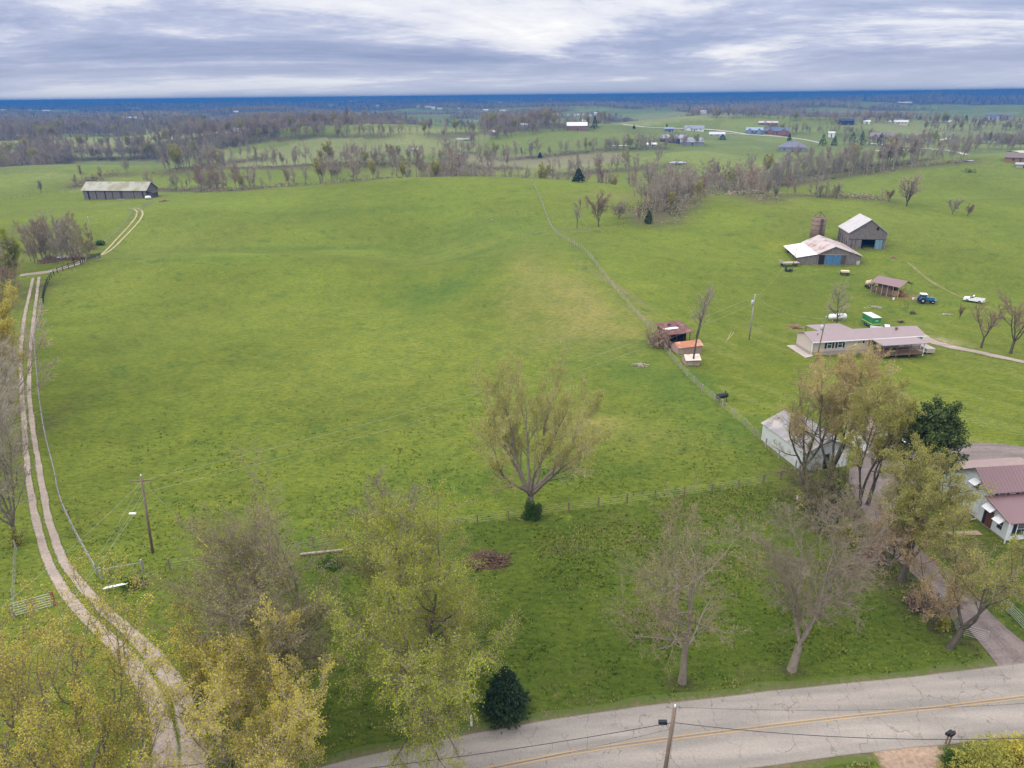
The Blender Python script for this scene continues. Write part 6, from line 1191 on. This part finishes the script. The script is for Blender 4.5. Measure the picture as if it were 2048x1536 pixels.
far_house(990, 271, 16, 10, (.25, .22, .22), (.55, .50, .50), 'small grey barn with a pale roof at the end of the far tree line', .6, cat='barn', name='barn', wins=0)
far_house(484, 263, 28, 7, (.6, .6, .58), (.8, .8, .8), 'long low white-roofed shed in the far left fields', .15, cat='shed', name='long_shed', wins=0, dpt=.35)
far_house(257, 240, 30, 6, (.10, .09, .09), (.62, .60, .60), 'low dark barn with a pale roof deep in the far left woods', cat='barn', name='barn', wins=0, dpt=.4)
far_house(1034, 244, 32, 8, (.30, .22, .2), (.66, .62, .60), 'long barn with a pale roof left of the dark red barn', cat='barn', name='barn', wins=0, dpt=.4)
far_house(1049, 253, 14, 6, W1, (.5, .52, .52), 'small white shed below the long pale-roofed barn', cat='shed', name='shed', wins=1); far_house(1172, 247, 13, 7, (.5, .5, .5), (.68, .68, .68), 'pale-roofed shed behind the dark red barn', cat='shed', name='shed', wins=0)
far_house(1345, 286, 50, 15, DK, (.30, .29, .32), 'large black farm shed with a grey roof', -.15, cat='barn', name='barn', wins=0, dpt=.5); far_house(1384, 291, 46, 14, (.24, .27, .30), (.27, .27, .30), 'wide grey metal shed in front of the black farm shed', .1, cat='shed', name='metal_shed', wins=1, dpt=.7)
far_house(1304, 293, 20, 5, W1, (.7, .7, .7), 'small white camper left of the black farm shed', cat='trailer', name='camper', wins=2, dpt=.3); far_house(1338, 264, 18, 9, BL, (.20, .24, .33), 'little blue-grey house behind the black farm shed', name='house')
far_house(1388, 262, 38, 10, W1, (.22, .23, .27), 'white ranch house with a dark roof right of the blue-grey house', name='ranch_house', wing=1); far_house(1434, 272, 30, 7, (.45, .45, .47), (.50, .48, .50), 'low grey house beside the rounded evergreen', name='house')
far_house(1508, 268, 32, 12, BL, (.26, .32, .38), 'blue-grey house with a gabled front left of the brick house', wing=2, name='house'); far_house(1553, 270, 46, 14, RB, (.10, .12, .17), 'red brick house with a dark roof beside the pale road', wing=2, name='brick_house', wins=3)
far_house(1536, 251, 36, 8, (.10, .12, .15), (.50, .38, .37), 'long dark shed with a pinkish roof behind the brick house', cat='shed', name='long_shed', wins=0, dpt=.3); far_house(1584, 304, 52, 19, (.20, .20, .21), (.145, .15, .19), 'large grey hip-roofed house in front of the pale road', hip=True, dpt=.9, wins=3, name='house', pitch=.8)
far_house(1694, 250, 28, 12, DK, (.035, .05, .09), 'black barn with a white gable trim on the far right field', .5, cat='barn', name='barn', wins=0); far_house(1684, 249, 8, 8, W1, (.6, .6, .6), 'tiny white shed against the black barn', cat='shed', name='shed', wins=0)
far_house(1733, 248, 12, 7, W1, (.66, .66, .62), 'small white garage right of the black barn', cat='garage', name='garage', wins=1); far_house(1795, 249, 36, 8, (.55, .50, .44), (.52, .49, .47), 'long tan house with a pale roof on the far right field', name='ranch_house', wins=6, dpt=.35)
far_house(1764, 280, 46, 13, (.22, .14, .11), (.21, .16, .16), 'brown brick ranch house behind the blue-green conifers', name='ranch_house', wing=1); far_house(1662, 275, 12, 11, W1, (.55, .55, .55), 'white gabled house peeping above the blue-green conifers', name='house', wins=1)
far_house(1892, 285, 24, 8, (.5, .47, .42), (.52, .48, .45), 'small pale house beside the far road at right', name='house', hip=True); far_house(1985, 242, 30, 12, (.36, .35, .35), (.07, .10, .20), 'big house with a dark blue roof and white gables at far right', wing=2, name='house'); far_house(2014, 240, 14, 10, (.3, .26, .28), (.10, .12, .18), 'smaller white-gabled house right of the big blue-roofed one', wing=1, name='house', wins=1)
far_house(2038, 325, 50, 17, RB, (.15, .12, .11), 'brick house with a low brown roof cut by the right edge', name='brick_house', wins=2); far_house(2046, 286, 20, 9, W1, (.5, .5, .5), 'white house at the right edge beyond the brick house', name='house', wins=2); far_house(2018, 283, 10, 5, (.3, .3, .3), (.5, .5, .52), 'small grey shed near the right edge', cat='shed', name='shed', wins=0)
far_house(2046, 336, 26, 5, (.3, .28, .26), (.30, .33, .30), 'low grey lean-to below the right edge brick house', cat='shed', name='shed', wins=0); far_house(1405, 227, 14, 6, W1, (.5, .5, .5), 'white house on the pale far slope above the farm sheds', name='house', wins=0, door=False)
where = ['left edge', 'far left', 'left', 'left centre', 'centre', 'right centre', 'right']
for k, (px, py, w, h) in enumerate(((6, 223, 12, 4), (60, 223, 7, 4), (93, 223, 14, 3), (262, 219, 8, 4), (274, 219, 9, 4), (472, 225, 10, 3), (608, 226, 6, 3), (661, 214, 12, 5), (755, 214, 6, 4), (836, 215, 6, 3), (856, 215, 12, 3), (866, 219, 8, 5), (880, 219, 10, 3), (918, 218, 5, 3), (972, 223, 10, 4), (1007, 225, 14, 5),
        (1040, 214, 7, 3), (1104, 232, 9, 5), (1117, 233, 10, 5), (1133, 233, 12, 4), (1149, 233, 8, 5), (1163, 232, 16, 4), (1180, 233, 9, 4), (1192, 230, 8, 5), (1285, 197, 8, 2), (1100, 200, 8, 2), (1000, 206, 6, 2), (1390, 190, 4, 2), (1600, 192, 6, 2), (1658, 186, 12, 2), (1810, 206, 24, 2), (1550, 198, 6, 2), (700, 203, 5, 2), (960, 200, 5, 2), (540, 208, 5, 2), (1220, 206, 9, 3))):
    side = ['far left', 'left', 'left of centre', 'right of centre', 'right', 'far right'][min(5, px//342)]
    far_house(px, py, w, h, (.7, .68, .66), ((.7, .7, .7), (.42, .38, .37), (.62, .60, .60))[k % 3], '%s %s-roofed building speck among the %s woods, %s' % ('long' if w > 11 else 'tiny' if w < 8 else 'small', ('white', 'tan', 'pale')[k % 3], ('hazy blue' if py < 210 else 'far'), 'at the '+side if 'centre' not in side else 'a little '+side), name='distant_building', cat='building', wins=0, door=False)

for o in [o for o in S.objects if o.name.startswith('distant_building')]: o['group'] = 'tiny far buildings along the horizon'
# ------------------------------------------------------------------ grass tufts in the nearer fields
def near_line(x, y, pts, w):
    p = chaikin(pts, 2); m = np.zeros(len(x), bool)
    for a, b in zip(p, p[1:]):
        ab = b-a; t = np.clip(((x-a[0])*ab[0]+(y-a[1])*ab[1])/(ab@ab+1e-9), 0, 1); m |= np.hypot(x-a[0]-t*ab[0], y-a[1]-t*ab[1]) < w
    return m
print('t')
def tufts(n_, r0, r1, size, seed, label, pw):
    rg = np.random.default_rng(seed); u_ = rg.random(n_); r_ = (r0**pw+(r1**pw-r0**pw)*u_)**(1/pw); a_ = np.radians(rg.uniform(-43, 43, n_)); x = r_*np.sin(a_); y = r_*np.cos(a_)
    k = rg.random(n_)/np.maximum(ss(135, 70, r_), .02) < .12+.7*ss(.46, .66, fb(x, y, 6.5, 77))*ss(135, 70, r_); x, y = x[k], y[k]
    lowq = np.array([at(*q)[:2] for q in ((880, 1060), (1550, 965), (1640, 1010), (1800, 1130), (2000, 1340), (2100, 1500), (1500, 1600), (900, 1700), (380, 1700), (380, 1300), (440, 1140))]); keep = (poly_mask(x, y, lowq, 0) > .5) | (rg.random(len(x)) < .28); x, y = x[keep], y[keep]; bad = near_line(x, y, RC, 3.9)
    for q, w in ((TL, .8), (TR, .8), (DW, 2.6), (Wp((1800, 1483), (1835, 1570)), 2.6), (Wp((1850, 1070), (1960, 1066)), .8), (Wp((40, 551), (95, 545), (200, 512)), 1.3), (Wp((1838, 668), (1940, 701), (2100, 736)), 1.6)): bad |= near_line(x, y, q, w)
    x, y = x[~bad], y[~bad]; n2 = len(x); z = H(x, y); m = 3
    az = rg.random(n2*m)*6.283; s = np.repeat(size*(.5+rg.random(n2)), m); b = np.repeat(np.column_stack([x, y, z]), m, 0); b[:, :2] += rg.normal(size=(n2*m, 2))*s[:, None]*.35
    d = np.column_stack([np.cos(az), np.sin(az), np.zeros(n2*m)]); q = np.column_stack([-np.sin(az), np.cos(az), np.zeros(n2*m)]); up_ = np.column_stack([np.zeros((n2*m, 2)), s*.75])
    V = np.stack([b-q*(s*.45)[:, None]-[0, 0, .03], b+q*(s*.45)[:, None]-[0, 0, .03], b+up_+d*(s*.6)[:, None]], 1).reshape(-1, 3)
    kind = (vn(x, y, 6, 78)*1.2+rg.random(n2)*.9); mi = np.repeat(np.clip((kind*2.1).astype(int), 0, 3), m)
    o = meshobj('grass_tufts', V, np.arange(len(V)).reshape(-1, 3), None, mats=[mat('tuft_dark', (.085, .125, .018), .9, .3, 2, spec=.05), mat('tuft_mid', (.115, .155, .022), .9, .3, 2, spec=.05), mat('tuft_light', (.160, .190, .034), .9, .3, 2, spec=.05), mat('tuft_dry', (.21, .19, .07), .9, .3, 2, spec=.05)], midx=mi)
    tag(o, label, 'grass', None, 'stuff')
tufts(230000, 36, 120, .17, 5, 'uneven clumps of taller grass over the lower lot and near pasture', 1.6)
# ------------------------------------------------------------------ haze
hm = bpy.data.materials.new('haze'); hm.use_nodes = True; n, L = NT(hm.node_tree)
pv = n('ShaderNodeVolumePrincipled', i_Density=.00035, i_Anisotropy=0.0); pv.inputs['Color'].default_value = (.03, .16, .42, 1)
mo = n('ShaderNodeOutputMaterial'); L(pv.outputs[0], mo.inputs['Volume'])
hb = MB().span(-9800, 9800, -9800, 9800, -45, 52).build('haze', hm); tag(hb, 'blue distance haze over the whole landscape', None, None, 'stuff')
